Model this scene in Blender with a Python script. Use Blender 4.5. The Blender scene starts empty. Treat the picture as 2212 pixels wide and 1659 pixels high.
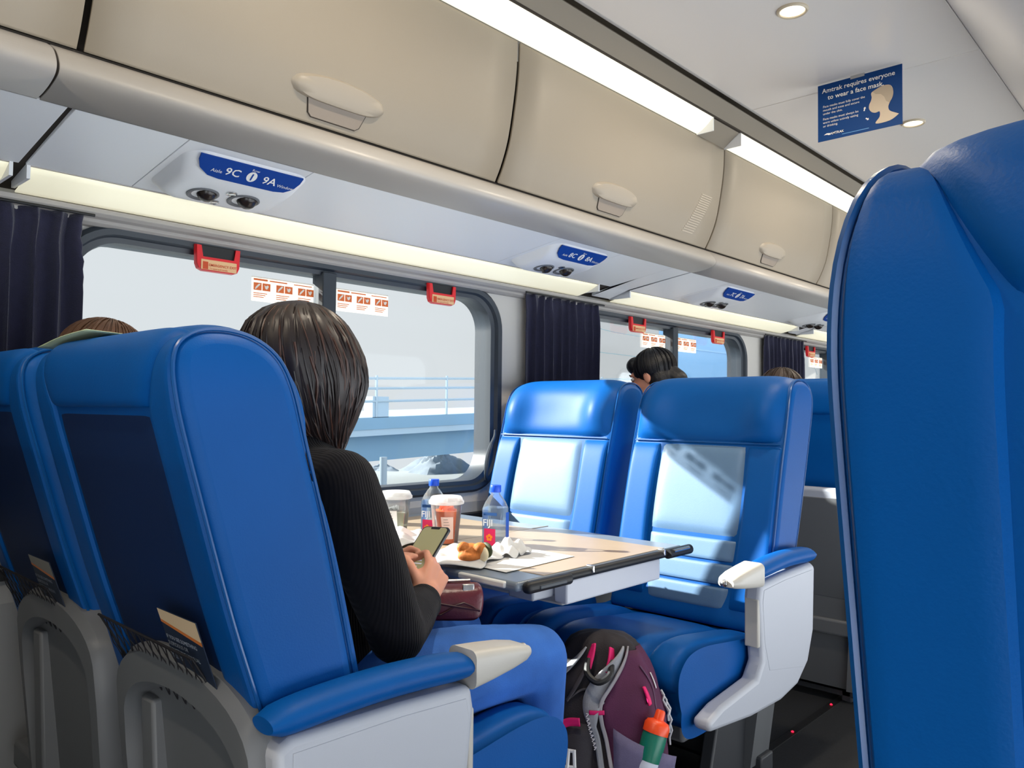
import bpy, bmesh, math, random
from mathutils import Vector, Matrix
random.seed(7)
PI = math.pi
SC = bpy.context.scene
COL = SC.collection
V = Vector

# ------------------------------------------------------------------ camera
# car axes: +X along the car (towards the far end), +Y towards the left windows, +Z up
CAMH = 1.1
F_PX, CX, CY = 1698.0, 1106.0, 829.5
def _n(v):
    return V(v).normalized()
_d1 = _n((2676 - CX, 903 - CY, F_PX))
_d2 = V((-732 - CX, 867 - CY, F_PX)); _d2 = (_d2 - _d1 * _d2.dot(_d1)).normalized()
_d3 = _d1.cross(_d2)
if _d3.y > 0: _d3 = -_d3
RW = Matrix((_d1, _d2, _d3))            # world = RW @ (right, down, forward)
cam_d = bpy.data.cameras.new('camera')
cam_d.sensor_width = 36.0
cam_d.lens = F_PX / 2212.0 * 36.0
cam_d.clip_start = 0.02; cam_d.clip_end = 500
cam = bpy.data.objects.new('camera', cam_d); COL.objects.link(cam)
_r = RW @ V((1, 0, 0)); _u = RW @ V((0, -1, 0)); _b = RW @ V((0, 0, -1))
cam.matrix_world = Matrix(((_r.x, _u.x, _b.x, 0), (_r.y, _u.y, _b.y, 0), (_r.z, _u.z, _b.z, CAMH), (0, 0, 0, 1)))
SC.camera = cam
CAMO = V((0, 0, CAMH)); RIGHT = _r; UPV = _u; FWD = -_b
def ray(x, y): return (RW @ V((x - CX, y - CY, F_PX))).normalized()
def onX(x, y, X): d = ray(x, y); return CAMO + d * (X / d.x)
def onY(x, y, Y): d = ray(x, y); return CAMO + d * (Y / d.y)
def onZ(x, y, Z): d = ray(x, y); return CAMO + d * ((Z - CAMH) / d.z)
def atD(x, y, D):
    d = RW @ V(((x - CX) / F_PX, (y - CY) / F_PX, 1.0)); return CAMO + d * D

# ------------------------------------------------------------------ world, sun, exposure
SC.view_settings.view_transform = 'Standard'
SC.view_settings.look = 'None'
SC.view_settings.exposure = 0.0
SC.view_settings.gamma = 1.0
SC.view_settings.use_curve_mapping = False
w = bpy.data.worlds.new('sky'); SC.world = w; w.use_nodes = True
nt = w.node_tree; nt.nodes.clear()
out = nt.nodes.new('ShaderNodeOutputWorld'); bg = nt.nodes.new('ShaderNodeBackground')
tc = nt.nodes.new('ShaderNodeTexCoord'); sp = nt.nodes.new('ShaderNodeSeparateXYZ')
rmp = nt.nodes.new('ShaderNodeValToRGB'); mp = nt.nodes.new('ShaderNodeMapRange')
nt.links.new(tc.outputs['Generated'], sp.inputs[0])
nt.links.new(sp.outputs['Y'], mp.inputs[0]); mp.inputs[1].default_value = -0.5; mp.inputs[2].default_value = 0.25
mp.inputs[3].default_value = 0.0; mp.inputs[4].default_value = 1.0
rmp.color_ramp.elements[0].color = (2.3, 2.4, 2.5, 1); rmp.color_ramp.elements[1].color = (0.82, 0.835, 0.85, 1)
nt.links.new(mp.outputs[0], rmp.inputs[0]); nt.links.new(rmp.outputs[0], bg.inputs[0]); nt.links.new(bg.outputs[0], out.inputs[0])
# unseen right side: world glow added below the horizon to brighten ceiling and seats
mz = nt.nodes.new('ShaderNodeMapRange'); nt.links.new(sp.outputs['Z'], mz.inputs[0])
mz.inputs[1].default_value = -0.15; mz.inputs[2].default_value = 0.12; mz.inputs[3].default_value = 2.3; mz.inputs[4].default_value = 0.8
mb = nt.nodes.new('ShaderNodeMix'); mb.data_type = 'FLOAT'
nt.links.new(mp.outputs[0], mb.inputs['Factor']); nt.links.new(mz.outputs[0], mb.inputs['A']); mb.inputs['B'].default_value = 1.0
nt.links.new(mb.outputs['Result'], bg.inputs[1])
sun_d = bpy.data.lights.new('sun', 'SUN'); sun_d.energy = 17.0; sun_d.angle = 0.012; sun_d.color = (1.0, 0.96, 0.88)
sun = bpy.data.objects.new('sun', sun_d); COL.objects.link(sun)
SUNDIR = V((0.60, -1.0, -0.55)).normalized()
sun.rotation_euler = (-SUNDIR).to_track_quat('Z', 'Y').to_euler(); sun.location = (0, 12, 8)

# ------------------------------------------------------------------ materials
def lin(c):
    c = c / 255.0
    return c / 12.92 if c <= 0.04045 else ((c + 0.055) / 1.055) ** 2.4
MATS = {}
def mat(name, rgb, rough=0.5, metal=0.0, spec=0.5, bump=0, bscale=200, var=0, vscale=8, emit=0, wave=None, coat=0, sheen=0):
    if name in MATS: return MATS[name]
    m = bpy.data.materials.new(name); m.use_nodes = True
    t = m.node_tree; b = t.nodes['Principled BSDF']
    col = (lin(rgb[0]), lin(rgb[1]), lin(rgb[2]), 1)
    b.inputs['Base Color'].default_value = col
    b.inputs['Roughness'].default_value = rough; b.inputs['Metallic'].default_value = metal
    b.inputs['Specular IOR Level'].default_value = spec
    b.inputs['Coat Weight'].default_value = coat; b.inputs['Coat Roughness'].default_value = 0.15
    b.inputs['Sheen Weight'].default_value = sheen
    co = t.nodes.new('ShaderNodeTexCoord')
    if var:
        n = t.nodes.new('ShaderNodeTexNoise'); n.inputs['Scale'].default_value = vscale; n.inputs['Detail'].default_value = 4
        t.links.new(co.outputs['Object'], n.inputs['Vector'])
        mx = t.nodes.new('ShaderNodeMix'); mx.data_type = 'RGBA'
        mx.inputs['A'].default_value = tuple(max(0, c * (1 - var)) for c in col[:3]) + (1,)
        mx.inputs['B'].default_value = tuple(min(1, c * (1 + var)) for c in col[:3]) + (1,)
        t.links.new(n.outputs['Fac'], mx.inputs['Factor']); t.links.new(mx.outputs['Result'], b.inputs['Base Color'])
    if bump:
        if wave:
            n = t.nodes.new('ShaderNodeTexWave'); n.inputs['Scale'].default_value = bscale; n.bands_direction = wave
            n.inputs['Distortion'].default_value = 1.2; n.inputs['Detail'].default_value = 2
        else:
            n = t.nodes.new('ShaderNodeTexNoise'); n.inputs['Scale'].default_value = bscale; n.inputs['Detail'].default_value = 3
        t.links.new(co.outputs['Object'], n.inputs['Vector'])
        bp = t.nodes.new('ShaderNodeBump'); bp.inputs['Strength'].default_value = bump; bp.inputs['Distance'].default_value = 0.002
        t.links.new(n.outputs['Fac'], bp.inputs['Height']); t.links.new(bp.outputs['Normal'], b.inputs['Normal'])
    if emit:
        b.inputs['Emission Color'].default_value = col; b.inputs['Emission Strength'].default_value = emit
    MATS[name] = m
    return m
def clear_mat(name, tint=(255, 255, 255), gloss=0.08, milk=0.0, milk_rgb=(240, 240, 240), rough=0.03):
    """thin clear sheet: lets light through, reflects a little, may be milky"""
    if name in MATS: return MATS[name]
    m = bpy.data.materials.new(name); m.use_nodes = True
    t = m.node_tree; t.nodes.clear()
    o = t.nodes.new('ShaderNodeOutputMaterial'); tr = t.nodes.new('ShaderNodeBsdfTransparent'); gl = t.nodes.new('ShaderNodeBsdfGlossy')
    tr.inputs[0].default_value = (lin(tint[0]), lin(tint[1]), lin(tint[2]), 1); gl.inputs['Roughness'].default_value = rough
    fr = t.nodes.new('ShaderNodeFresnel'); fr.inputs[0].default_value = 1.35
    mu = t.nodes.new('ShaderNodeMath'); mu.operation = 'MULTIPLY'; mu.inputs[1].default_value = gloss * 12
    t.links.new(fr.outputs[0], mu.inputs[0])
    m1 = t.nodes.new('ShaderNodeMixShader'); t.links.new(mu.outputs[0], m1.inputs[0]); t.links.new(tr.outputs[0], m1.inputs[1]); t.links.new(gl.outputs[0], m1.inputs[2])
    last = m1
    if milk:
        df = t.nodes.new('ShaderNodeBsdfDiffuse'); df.inputs[0].default_value = (lin(milk_rgb[0]), lin(milk_rgb[1]), lin(milk_rgb[2]), 1)
        tl = t.nodes.new('ShaderNodeBsdfTranslucent'); tl.inputs[0].default_value = df.inputs[0].default_value
        md = t.nodes.new('ShaderNodeMixShader'); md.inputs[0].default_value = 0.5
        t.links.new(df.outputs[0], md.inputs[1]); t.links.new(tl.outputs[0], md.inputs[2])
        m2 = t.nodes.new('ShaderNodeMixShader'); m2.inputs[0].default_value = milk
        t.links.new(m1.outputs[0], m2.inputs[1]); t.links.new(md.outputs[0], m2.inputs[2]); last = m2
    t.links.new(last.outputs[0], o.inputs[0])
    MATS[name] = m
    return m

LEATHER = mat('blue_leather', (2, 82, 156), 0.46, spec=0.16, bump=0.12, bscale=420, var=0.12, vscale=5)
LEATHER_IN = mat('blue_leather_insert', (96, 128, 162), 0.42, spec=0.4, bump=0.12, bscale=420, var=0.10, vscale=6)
PIPING = mat('blue_piping', (8, 80, 146), 0.3)
GREY = mat('grey_shell_plastic', (190, 194, 204), 0.42, bump=0.05, bscale=600)
GREYD = mat('dark_grey_plastic', (108, 110, 113), 0.45, bump=0.05, bscale=600)
NOSE = mat('armrest_nose_plastic', (196, 192, 184), 0.38)
BLACK = mat('black_rubber', (22, 24, 28), 0.5)
BLACKG = mat('black_gasket', (44, 52, 62), 0.42)
WALLM = mat('wall_plastic', (206, 202, 196), 0.45, bump=0.04, bscale=300)
LOWALL = mat('lower_wall_plastic', (150, 152, 154), 0.5, bump=0.05, bscale=300)
BINM = mat('bin_plastic', (147, 137, 122), 0.5, bump=0.05, bscale=260, var=0.03, vscale=3)
RAILM = mat('rail_plastic', (172, 167, 162), 0.4)
CEILM = mat('ceiling_plastic', (238, 231, 224), 0.24, spec=0.6)
PANELM = mat('service_panel_plastic', (234, 235, 237), 0.4, bump=0.03, bscale=300)
DARKGAP = mat('dark_gap', (52, 44, 36), 0.7)
TAUPE = mat('latch_plastic', (158, 148, 134), 0.45)
CURT = mat('navy_curtain_fabric', (30, 30, 58), 0.85, bump=0.5, bscale=260, var=0.3, vscale=60, sheen=0.3)
LENS = mat('strip_lens', (250, 244, 220), 0.5, emit=1.0)
LENS2 = mat('window_strip_lens', (244, 239, 212), 0.5, emit=0.56)
CHROME = mat('brushed_metal', (200, 200, 200), 0.25, metal=1.0)
WHITE = mat('white_plastic', (235, 235, 235), 0.4)
SIGNB = mat('sign_blue', (8, 60, 120), 0.6, spec=.2)
PLATEB = mat('plate_blue', (8, 62, 146), 0.6, spec=.2)
INK = mat('white_lettering', (235, 235, 232), 0.5)
RED = mat('red_handle_plastic', (226, 36, 44), 0.35, coat=0.3)
ORANGE = mat('orange_print', (232, 112, 50), 0.5)
STICK = clear_mat('sticker_film', milk=0.42, milk_rgb=(238, 230, 216))
GLASS = clear_mat('window_glass', (248, 251, 252), 0.03)
FLOORM = mat('dark_carpet', (34, 35, 38), 0.95, bump=0.6, bscale=500, var=0.3, vscale=120)
NET = mat('black_net', (24, 22, 28), 0.7)

# ------------------------------------------------------------------ geometry helpers
def catmull(pts, n=8, closed=False):
    pts = [V(p) for p in pts]; res = []
    m = len(pts); segs = m if closed else m - 1
    for i in range(segs):
        if closed: p0, p1, p2, p3 = pts[(i - 1) % m], pts[i], pts[(i + 1) % m], pts[(i + 2) % m]
        else: p0, p1, p2, p3 = pts[max(i - 1, 0)], pts[i], pts[i + 1], pts[min(i + 2, m - 1)]
        for k in range(n):
            t = k / n
            res.append(0.5 * ((2 * p1) + (-p0 + p2) * t + (2 * p0 - 5 * p1 + 4 * p2 - p3) * t * t + (-p0 + 3 * p1 - 3 * p2 + p3) * t ** 3))
    if not closed: res.append(pts[-1].copy())
    return res
OFF = {}
class G:
    def __init__(s): s.v = []; s.f = []
    def add(s, vs, fs):
        o = len(s.v); s.v += [V(p) for p in vs]; s.f += [tuple(i + o for i in f) for f in fs]; return s
    def box(s, x0, x1, y0, y1, z0, z1):
        return s.add([(x0, y0, z0), (x1, y0, z0), (x1, y1, z0), (x0, y1, z0), (x0, y0, z1), (x1, y0, z1), (x1, y1, z1), (x0, y1, z1)],
                     [(0, 3, 2, 1), (4, 5, 6, 7), (0, 1, 5, 4), (1, 2, 6, 5), (2, 3, 7, 6), (3, 0, 4, 7)])
    def obox(s, c, ax, ay, az, hx, hy, hz):
        c, ax, ay, az = V(c), V(ax), V(ay), V(az)
        vs = [c + ax * (hx * i) + ay * (hy * j) + az * (hz * k) for k in (-1, 1) for j in (-1, 1) for i in (-1, 1)]
        return s.add(vs, [(0, 2, 3, 1), (4, 5, 7, 6), (0, 1, 5, 4), (1, 3, 7, 5), (3, 2, 6, 7), (2, 0, 4, 6)])
    def loft(s, secs, closed=True, caps=True):
        n = len(secs[0]); vs = []; fs = []
        for q in secs: vs += q
        for i in range(len(secs) - 1):
            for j in range(n if closed else n - 1):
                k = (j + 1) % n
                fs.append((i * n + j, i * n + k, (i + 1) * n + k, (i + 1) * n + j))
        if caps and closed:
            fs.append(tuple(range(n - 1, -1, -1))); fs.append(tuple((len(secs) - 1) * n + j for j in range(n)))
        return s.add(vs, fs)
    def ladder(s, secs):
        n = len(secs[0]); s.loft(secs, True, False)
        for sec in (secs[0], secs[-1]):
            o = len(s.v); s.v += [V(p) for p in sec]
            for i in range(n // 2 - 1): s.f.append((o + i, o + i + 1, o + n - 2 - i, o + n - 1 - i))
        return s
    def prism(s, poly, h):
        """poly: 3d points in a plane, h: extrusion vector"""
        a = [V(p) for p in poly]; return s.loft([a, [p + V(h) for p in a]])
    def sheet(s, fn, nu, nv, thick=None):
        vs = [fn(i / nu, j / nv) for i in range(nu + 1) for j in range(nv + 1)]
        fs = [(i * (nv + 1) + j, (i + 1) * (nv + 1) + j, (i + 1) * (nv + 1) + j + 1, i * (nv + 1) + j + 1) for i in range(nu) for j in range(nv)]
        return s.add(vs, fs)
    def tube(s, path, r, n=8, caps=True):
        path = [V(p) for p in path]; m = len(path)
        rr = r if isinstance(r, (list, tuple)) else [r] * m
        secs = []; up = None
        for i in range(m):
            t = (path[min(i + 1, m - 1)] - path[max(i - 1, 0)])
            t = t.normalized() if t.length > 1e-9 else V((0, 0, 1))
            if up is None:
                up = t.orthogonal().normalized()
            else:
                up = (up - t * up.dot(t)); up = up.normalized() if up.length > 1e-6 else t.orthogonal().normalized()
            b = t.cross(up)
            secs.append([path[i] + (up * math.cos(2 * PI * k / n) + b * math.sin(2 * PI * k / n)) * rr[i] for k in range(n)])
        return s.loft(secs, True, caps)
    def lathe(s, prof, c=(0, 0, 0), n=32, ax=(0, 0, 1), sq=None, ang=0):
        """prof: (radius, height) pairs from bottom to top; sq: superellipse power"""
        az = V(ax).normalized(); axx = az.orthogonal().normalized() if abs(az.z) < 0.999 else V((1, 0, 0)); ayy = az.cross(axx)
        secs = []
        for r, h in prof:
            sec = []
            for k in range(n):
                a = 2 * PI * k / n + ang; ca, sa = math.cos(a - ang), math.sin(a - ang); q = 1.0
                if sq: q = (abs(ca) ** sq + abs(sa) ** sq) ** (-1 / sq)
                sec.append(V(c) + az * h + (axx * math.cos(a) + ayy * math.sin(a)) * (r * q))
            secs.append(sec)
        return s.loft(secs)
    def ball(s, c, r, nu=14, nv=10, rot=None):
        c = V(c); rx, ry, rz = (r, r, r) if not isinstance(r, (tuple, list)) else r
        vs = []; fs = []
        for i in range(1, nv):
            ph = PI * i / nv
            for j in range(nu):
                th = 2 * PI * j / nu
                p = V((rx * math.sin(ph) * math.cos(th), ry * math.sin(ph) * math.sin(th), rz * math.cos(ph)))
                vs.append(c + (rot @ p if rot else p))
        t = V((0, 0, rz)); top = len(vs); vs.append(c + (rot @ t if rot else t)); vs.append(c - (rot @ t if rot else t))
        for i in range(nv - 2):
            for j in range(nu):
                k = (j + 1) % nu; fs.append((i * nu + j, (i + 1) * nu + j, (i + 1) * nu + k, i * nu + k))
        for j in range(nu):
            k = (j + 1) % nu; fs.append((top, j, k)); fs.append((top + 1, (nv - 2) * nu + k, (nv - 2) * nu + j))
        return s.add(vs, fs)
    def cap(s, a, b, ra, rb):
        """tapered capsule"""
        a, b = V(a), V(b); d = b - a; L = d.length
        if L < 1e-6: return s.ball(a, ra)
        t = d / L; path = []; rr = []
        for k in range(5):
            q = (k / 4) * PI / 2; path.append(a - t * ra * math.cos(q)); rr.append(max(ra * math.sin(q), 1e-4))
        for k in range(1, 5):
            path.append(a + d * (k / 5)); rr.append(ra + (rb - ra) * k / 5)
        for k in range(5):
            q = (k / 4) * PI / 2; path.append(b + t * rb * math.sin(q)); rr.append(max(rb * math.cos(q), 1e-4))
        return s.tube(path, rr, 12)
    def chain(s, pts, rad):
        for i in range(len(pts) - 1): s.cap(pts[i], pts[i + 1], rad[i], rad[i + 1])
        return s
    def obj(s, name, m, parent=None, smooth=40, bevel=0, bseg=2, sub=0, remesh=0, smit=0, solid=0, local=False):
        me = bpy.data.meshes.new(name)
        off = V((0, 0, 0)) if (parent is None or local) else OFF.get(parent.name, V((0, 0, 0)))
        me.from_pydata([p - off for p in s.v], [], s.f)
        bm = bmesh.new(); bm.from_mesh(me)
        bmesh.ops.recalc_face_normals(bm, faces=bm.faces)
        if smooth:
            for f in bm.faces: f.smooth = True
            a = math.radians(smooth)
            for e in bm.edges:
                if len(e.link_faces) == 2 and e.calc_face_angle(0) > a: e.smooth = False
        bm.to_mesh(me); bm.free()
        o = bpy.data.objects.new(name, me); COL.objects.link(o)
        for q in (m if isinstance(m, (list, tuple)) else [m]): me.materials.append(q)
        if parent: o.parent = parent; OFF[o.name] = off
        if remesh:
            r = o.modifiers.new('r', 'REMESH'); r.mode = 'VOXEL'; r.voxel_size = remesh; r.use_smooth_shade = True
        if smit:
            q = o.modifiers.new('s', 'SMOOTH'); q.factor = 0.5; q.iterations = smit
        if solid:
            q = o.modifiers.new('t', 'SOLIDIFY'); q.thickness = solid; q.offset = 0
        if bevel:
            q = o.modifiers.new('b', 'BEVEL'); q.width = bevel; q.segments = bseg; q.limit_method = 'ANGLE'; q.angle_limit = math.radians(35); q.harden_normals = False
        if sub:
            q = o.modifiers.new('u', 'SUBSURF'); q.levels = sub; q.render_levels = sub
        return o
def tag(o, label=None, cat=None, group=None, kind=None):
    if label: o['label'] = label
    if cat: o['category'] = cat
    if group: o['group'] = group
    if kind: o['kind'] = kind
    return o
def thing(name, label, cat, loc, group=None, rotz=0, kind=None):
    o = bpy.data.objects.new(name, None); COL.objects.link(o); o.empty_display_size = 0.05
    o.location = loc; o.rotation_euler = (0, 0, rotz)
    OFF[o.name] = V(loc) if not rotz else V((0, 0, 0))
    return tag(o, label, cat, group, kind)
def struct(name, g, m, parent=None, **k):
    o = g.obj(name, m, parent, **k)
    if parent is None: o['kind'] = 'structure'
    return o
def text(s, size, org, u, v, m, parent, name='lettering', align='LEFT', bold=0.0, lift=0.0006, spacing=1.0, g=None):
    cu = bpy.data.curves.new('t', 'FONT'); cu.body = s; cu.size = size; cu.align_x = align; cu.align_y = 'BOTTOM_BASELINE'
    cu.resolution_u = 2; cu.offset = bold * size; cu.space_character = spacing; cu.space_line = 0.85
    to = bpy.data.objects.new('t', cu); COL.objects.link(to)
    dg = bpy.context.evaluated_depsgraph_get(); dg.update()
    me = bpy.data.meshes.new_from_object(to.evaluated_get(dg))
    u = V(u).normalized(); v = V(v).normalized(); nrm = u.cross(v); org = V(org)
    vs = [org + u * p.co.x + v * p.co.y + nrm * lift for p in me.vertices]; fs = [tuple(p.vertices) for p in me.polygons]
    bpy.data.objects.remove(to); bpy.data.curves.remove(cu); bpy.data.meshes.remove(me)
    if g is not None: g.add(vs, fs); return g
    return G().add(vs, fs).obj(name, m, parent, smooth=0)
def rrect(hx, hy, r, n=8, cx=0, cy=0):
    pts = []
    for (sx, sy, a0) in ((1, 1, 0), (-1, 1, 90), (-1, -1, 180), (1, -1, 270)):
        for k in range(n + 1):
            a = math.radians(a0 + 90 * k / n)
            pts.append((cx + sx * (hx - r) + r * math.cos(a), cy + sy * (hy - r) + r * math.sin(a)))
    return pts

# ================================================================== SHELL OF THE CAR
XA, XB = -2.6, 9.5
YL, YR = 2.25, -0.55
ZC = 2.34
WINC = [-0.69, 1.515, 3.725, 5.90, 8.08]
WHX, WZ0, WZ1, WR = 0.80, 0.81, 1.557, 0.13
def wall_with_windows(Y, sgn, WINC=WINC):
    """inner skin at Y and outer skin 9 cm further out, with rounded holes"""
    g = G()
    zlo, zhi = 0.0, 2.46
    edges = [XA] + [(WINC[i] + WINC[i + 1]) / 2 for i in range(len(WINC) - 1)] + [XB]
    for i, c in enumerate(WINC):
        x0, x1 = edges[i], edges[i + 1]
        zc = (WZ0 + WZ1) / 2; hz = (WZ1 - WZ0) / 2
        hole = rrect(WHX, hz, WR, 8, c, zc); rect = []
        for (hx, hy) in hole:
            dx, dy = hx - c, hy - zc
            cand = []
            if dx > 1e-6: cand.append((x1 - c) / dx)
            if dx < -1e-6: cand.append((x0 - c) / dx)
            if dy > 1e-6: cand.append((zhi - zc) / dy)
            if dy < -1e-6: cand.append((zlo - zc) / dy)
            t = min(cand); rect.append((c + dx * t, zc + dy * t))
        n = len(hole)
        a = [(p[0], Y, p[1]) for p in hole]; b = [(p[0], Y, p[1]) for p in rect]; d = [(p[0], Y + sgn * 0.09, p[1]) for p in hole]; e = [(p[0], Y + sgn * 0.09, p[1]) for p in rect]
        fs = []
        for j in range(n):
            k = (j + 1) % n
            fs += [(j, k, n + k, n + j), (j, 2 * n + j, 2 * n + k, k), (2 * n + j, 3 * n + j, 3 * n + k, 2 * n + k)]
        g.add(a + b + d + e, fs)
        for (cxn, czn) in ((x0, zlo), (x1, zlo), (x0, zhi), (x1, zhi)):   # close the four corners
            q = sorted(range(n), key=lambda j: (rect[j][0] - cxn) ** 2 + (rect[j][1] - czn) ** 2)
            ea = [j for j in range(n) if abs(rect[j][0] - cxn) < 1e-5]; eb = [j for j in range(n) if abs(rect[j][1] - czn) < 1e-5]
            if ea and eb:
                ja = min(ea, key=lambda j: abs(rect[j][1] - czn)); jb = min(eb, key=lambda j: abs(rect[j][0] - cxn))
                g.add([(cxn, Y, czn), (rect[ja][0], Y, rect[ja][1]), (rect[jb][0], Y, rect[jb][1])], [(0, 1, 2)])
                g.add([(cxn, Y + sgn * .09, czn), (rect[ja][0], Y + sgn * .09, rect[ja][1]), (rect[jb][0], Y + sgn * .09, rect[jb][1])], [(0, 1, 2)])
    return g
struct('wall_left', wall_with_windows(YL, 1), WALLM, smooth=0)
struct('wall_right', wall_with_windows(YR, -1), WALLM, smooth=0)
struct('wall_back', G().box(XA - 0.05, XA, YR, YL, 0, 2.5), WALLM)
struct('wall_front', G().box(XB, XB + 0.05, YR, YL, 0, 2.5), WALLM)
struct('floor', G().box(XA - 0.05, XB + 0.05, YR - 0.1, YL + 0.1, -0.08, 0.0), FLOORM)
# lower wall liner with its heater rail
g = G().prism([(XA, 2.25, 0.0), (XA, 2.20, 0.0), (XA, 2.20, 0.62), (XA, 2.245, 0.735), (XA, 2.25, 0.735)], (XB - XA, 0, 0))
struct('baseboard_left', g, LOWALL, smooth=0)
struct('trim_1', G().prism([(XA, 2.25, 0.70), (XA, 2.205, 0.695), (XA, 2.205, 0.675), (XA, 2.25, 0.66)], (XB - XA, 0, 0)), BLACK, smooth=0)
struct('shade_panel', G().box(.08, .11, 1.0, 2.24, 0, 1.27), LOWALL, bevel=.01)  # unseen panel added behind the near seats to keep light off their backs
# ceiling : flat middle panels with joints, roof behind
struct('roof', G().box(XA - 0.05, XB + 0.05, YR - 0.1, YL + 0.1, 2.455, 2.50), WALLM)
cl = G()
seams = [XA, -1.0, 0.95, 2.997, 5.0, 7.0, XB]
for i in range(len(seams) - 1): cl.box(seams[i] + 0.0015, seams[i + 1] - 0.0015, 0.626, 1.452, ZC, ZC + 0.03)
struct('ceiling', cl, CEILM, bevel=0.002)
struct('trim_2', G().box(XA, XB, 0.62, 1.50, ZC + 0.032, ZC + 0.05), DARKGAP)
# light edge bead of the flat ceiling
struct('trim_3', G().tube([(XA, 1.449, ZC + 0.002), (XB, 1.449, ZC + 0.002)], 0.006, 8), RAILM)
# right soffit above the single seats
sof = catmull([(XA, 0.622, ZC + 0.01), (XA, 0.60, ZC - 0.03), (XA, 0.50, 2.20), (XA, 0.36, 2.06), (XA, 0.16, 1.93), (XA, -0.12, 1.82), (XA, -0.56, 1.74)], 5)
g = G().loft([sof, [p + V((XB - XA, 0, 0)) for p in sof]], closed=False)
struct('trim_4', g, mat('soffit_plastic', (196, 197, 202), .65), solid=0.008)
# upper cove panel between bin light and black slot
struct('trim_5', G().prism([(XA, 1.526, 2.286), (XA, 1.470, 2.330), (XA, 1.476, 2.338), (XA, 1.534, 2.293)], (XB - XA, 0, 0)), BINM, smooth=0)
struct('trim_6', G().box(XA, XB, 1.44, 1.60, 2.40, 2.41), DARKGAP)

# luggage rail (bulged) under the bins
rail_p = catmull([(0, 1.705, 1.806), (0, 1.663, 1.781), (0, 1.641, 1.752), (0, 1.645, 1.735), (0, 1.672, 1.724), (0, 1.711, 1.717), (0, 1.752, 1.7145)], 5)
rj = [XA, -1.9, 0.492, 3.05, 5.25, 7.4, XB]
ri = 0
for i in range(len(rj) - 1):
    a = [p + V((rj[i] + 0.003, 0, 0)) for p in rail_p]; b = [p + V((rj[i + 1] - 0.003, 0, 0)) for p in rail_p]
    struct('trim_%d' % (7 + i), G().loft([a, b], closed=False), RAILM, solid=0.008)
    # dark joint
struct('trim_13', G().loft([[p + V((XA, 0.006, 0.004)) for p in rail_p], [p + V((XB, 0.006, 0.004)) for p in rail_p]], closed=False), DARKGAP, solid=0.004)
# dark shadow gap above rail
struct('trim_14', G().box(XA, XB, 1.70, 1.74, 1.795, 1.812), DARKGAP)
# slim rail under the window light
g = G().prism([(XA, 2.25, 1.578), (XA, 2.232, 1.580), (XA, 2.222, 1.588), (XA, 2.222, 1.596), (XA, 2.205, 1.600), (XA, 2.196, 1.608), (XA, 2.196, 1.620), (XA, 2.25, 1.622)], (XB - XA, 0, 0))
struct('trim_15', g, RAILM, bevel=0.002, smooth=0)

# ------------------------------------------------------------------ service panels (under the bins) and window lights
def pz(y): return 1.664 + (2.08 - y) * 0.1483
bays = [(-1.75, 0.549), (0.561, 2.90), (3.05, 5.06), (5.21, 7.28), (7.43, 9.4)]
k = 16
cuts = [0.803, 1.132, 2.150, 2.520, 3.415, 3.785, 4.675, 5.045]
for i, (a, b) in enumerate(bays):
    q = [a] + [c for c in cuts if a < c < b] + [b]
    for c, d in zip(q[:-1], q[1:]):
        struct('trim_%d' % (k + 60), G().prism([(c + .0012, 2.08, pz(2.08)), (c + .0012, 1.755, pz(1.755)), (c + .0012, 1.755, pz(1.755) + .012), (c + .0012, 2.08, pz(2.08) + .012)], (d - c - .0024, 0, 0)), PANELM, smooth=0, bevel=0.0012); k += 1
    if i < len(bays) - 1:
        c, d = b + 0.006, bays[i + 1][0] - 0.006
        if d - c > 0.05:
            struct('trim_%d' % k, G().prism([(c, 2.19, 1.634), (c, 2.08, pz(2.08) + .002), (c, 1.755, pz(1.755) + .002), (c, 1.755, pz(1.755) + .014), (c, 2.19, 1.645)], (d - c, 0, 0)), GREYD if False else PANELM, smooth=0); k += 1
struct('trim_%d' % k, G().prism([(XA, 2.25, 1.64), (XA, 1.74, 1.725), (XA, 1.74, 1.73), (XA, 2.25, 1.65)], (XB - XA, 0, 0)), DARKGAP, smooth=0)

strip_lab = ['pale yellow lit strip above the leftmost curtain, cut by the left frame edge', 'long pale yellow lit strip above the large window beside the table',
             'pale yellow lit strip above the second window beyond the facing seats', 'short pale yellow lit strip above the farthest window', 'pale lit strip at the far end of the car']
for i, (a, b) in enumerate(bays):
    if i == 0: a2, b2 = a + .05, b - .02
    else: a2, b2 = a + 0.012, b - 0.09
    if i in (0, 4): 
        pass
    t = thing('window_strip_light', strip_lab[i], 'ceiling light', ((a2 + b2) / 2, 2.14, 1.645), 'lit strips above the windows')
    def lens_fn(u, v, a2=a2, b2=b2):
        x = a2 + (b2 - a2) * u; y = 2.20 - 0.115 * v; z = 1.6245 + 0.038 * v - 0.006 * math.sin(PI * v)
        return V((x, y, z))
    G().sheet(lens_fn, 12, 6).obj('lens', LENS2, t, solid=0.004)
    for q in (a2 - .008, b2): G().box(q, q + .008, 2.08, 2.20, 1.632, 1.672).obj('end_cap', PANELM, t)
    G().box(a2, b2, 2.078, 2.086, 1.662, 1.670).obj('lens_edge', RAILM, t)

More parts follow.
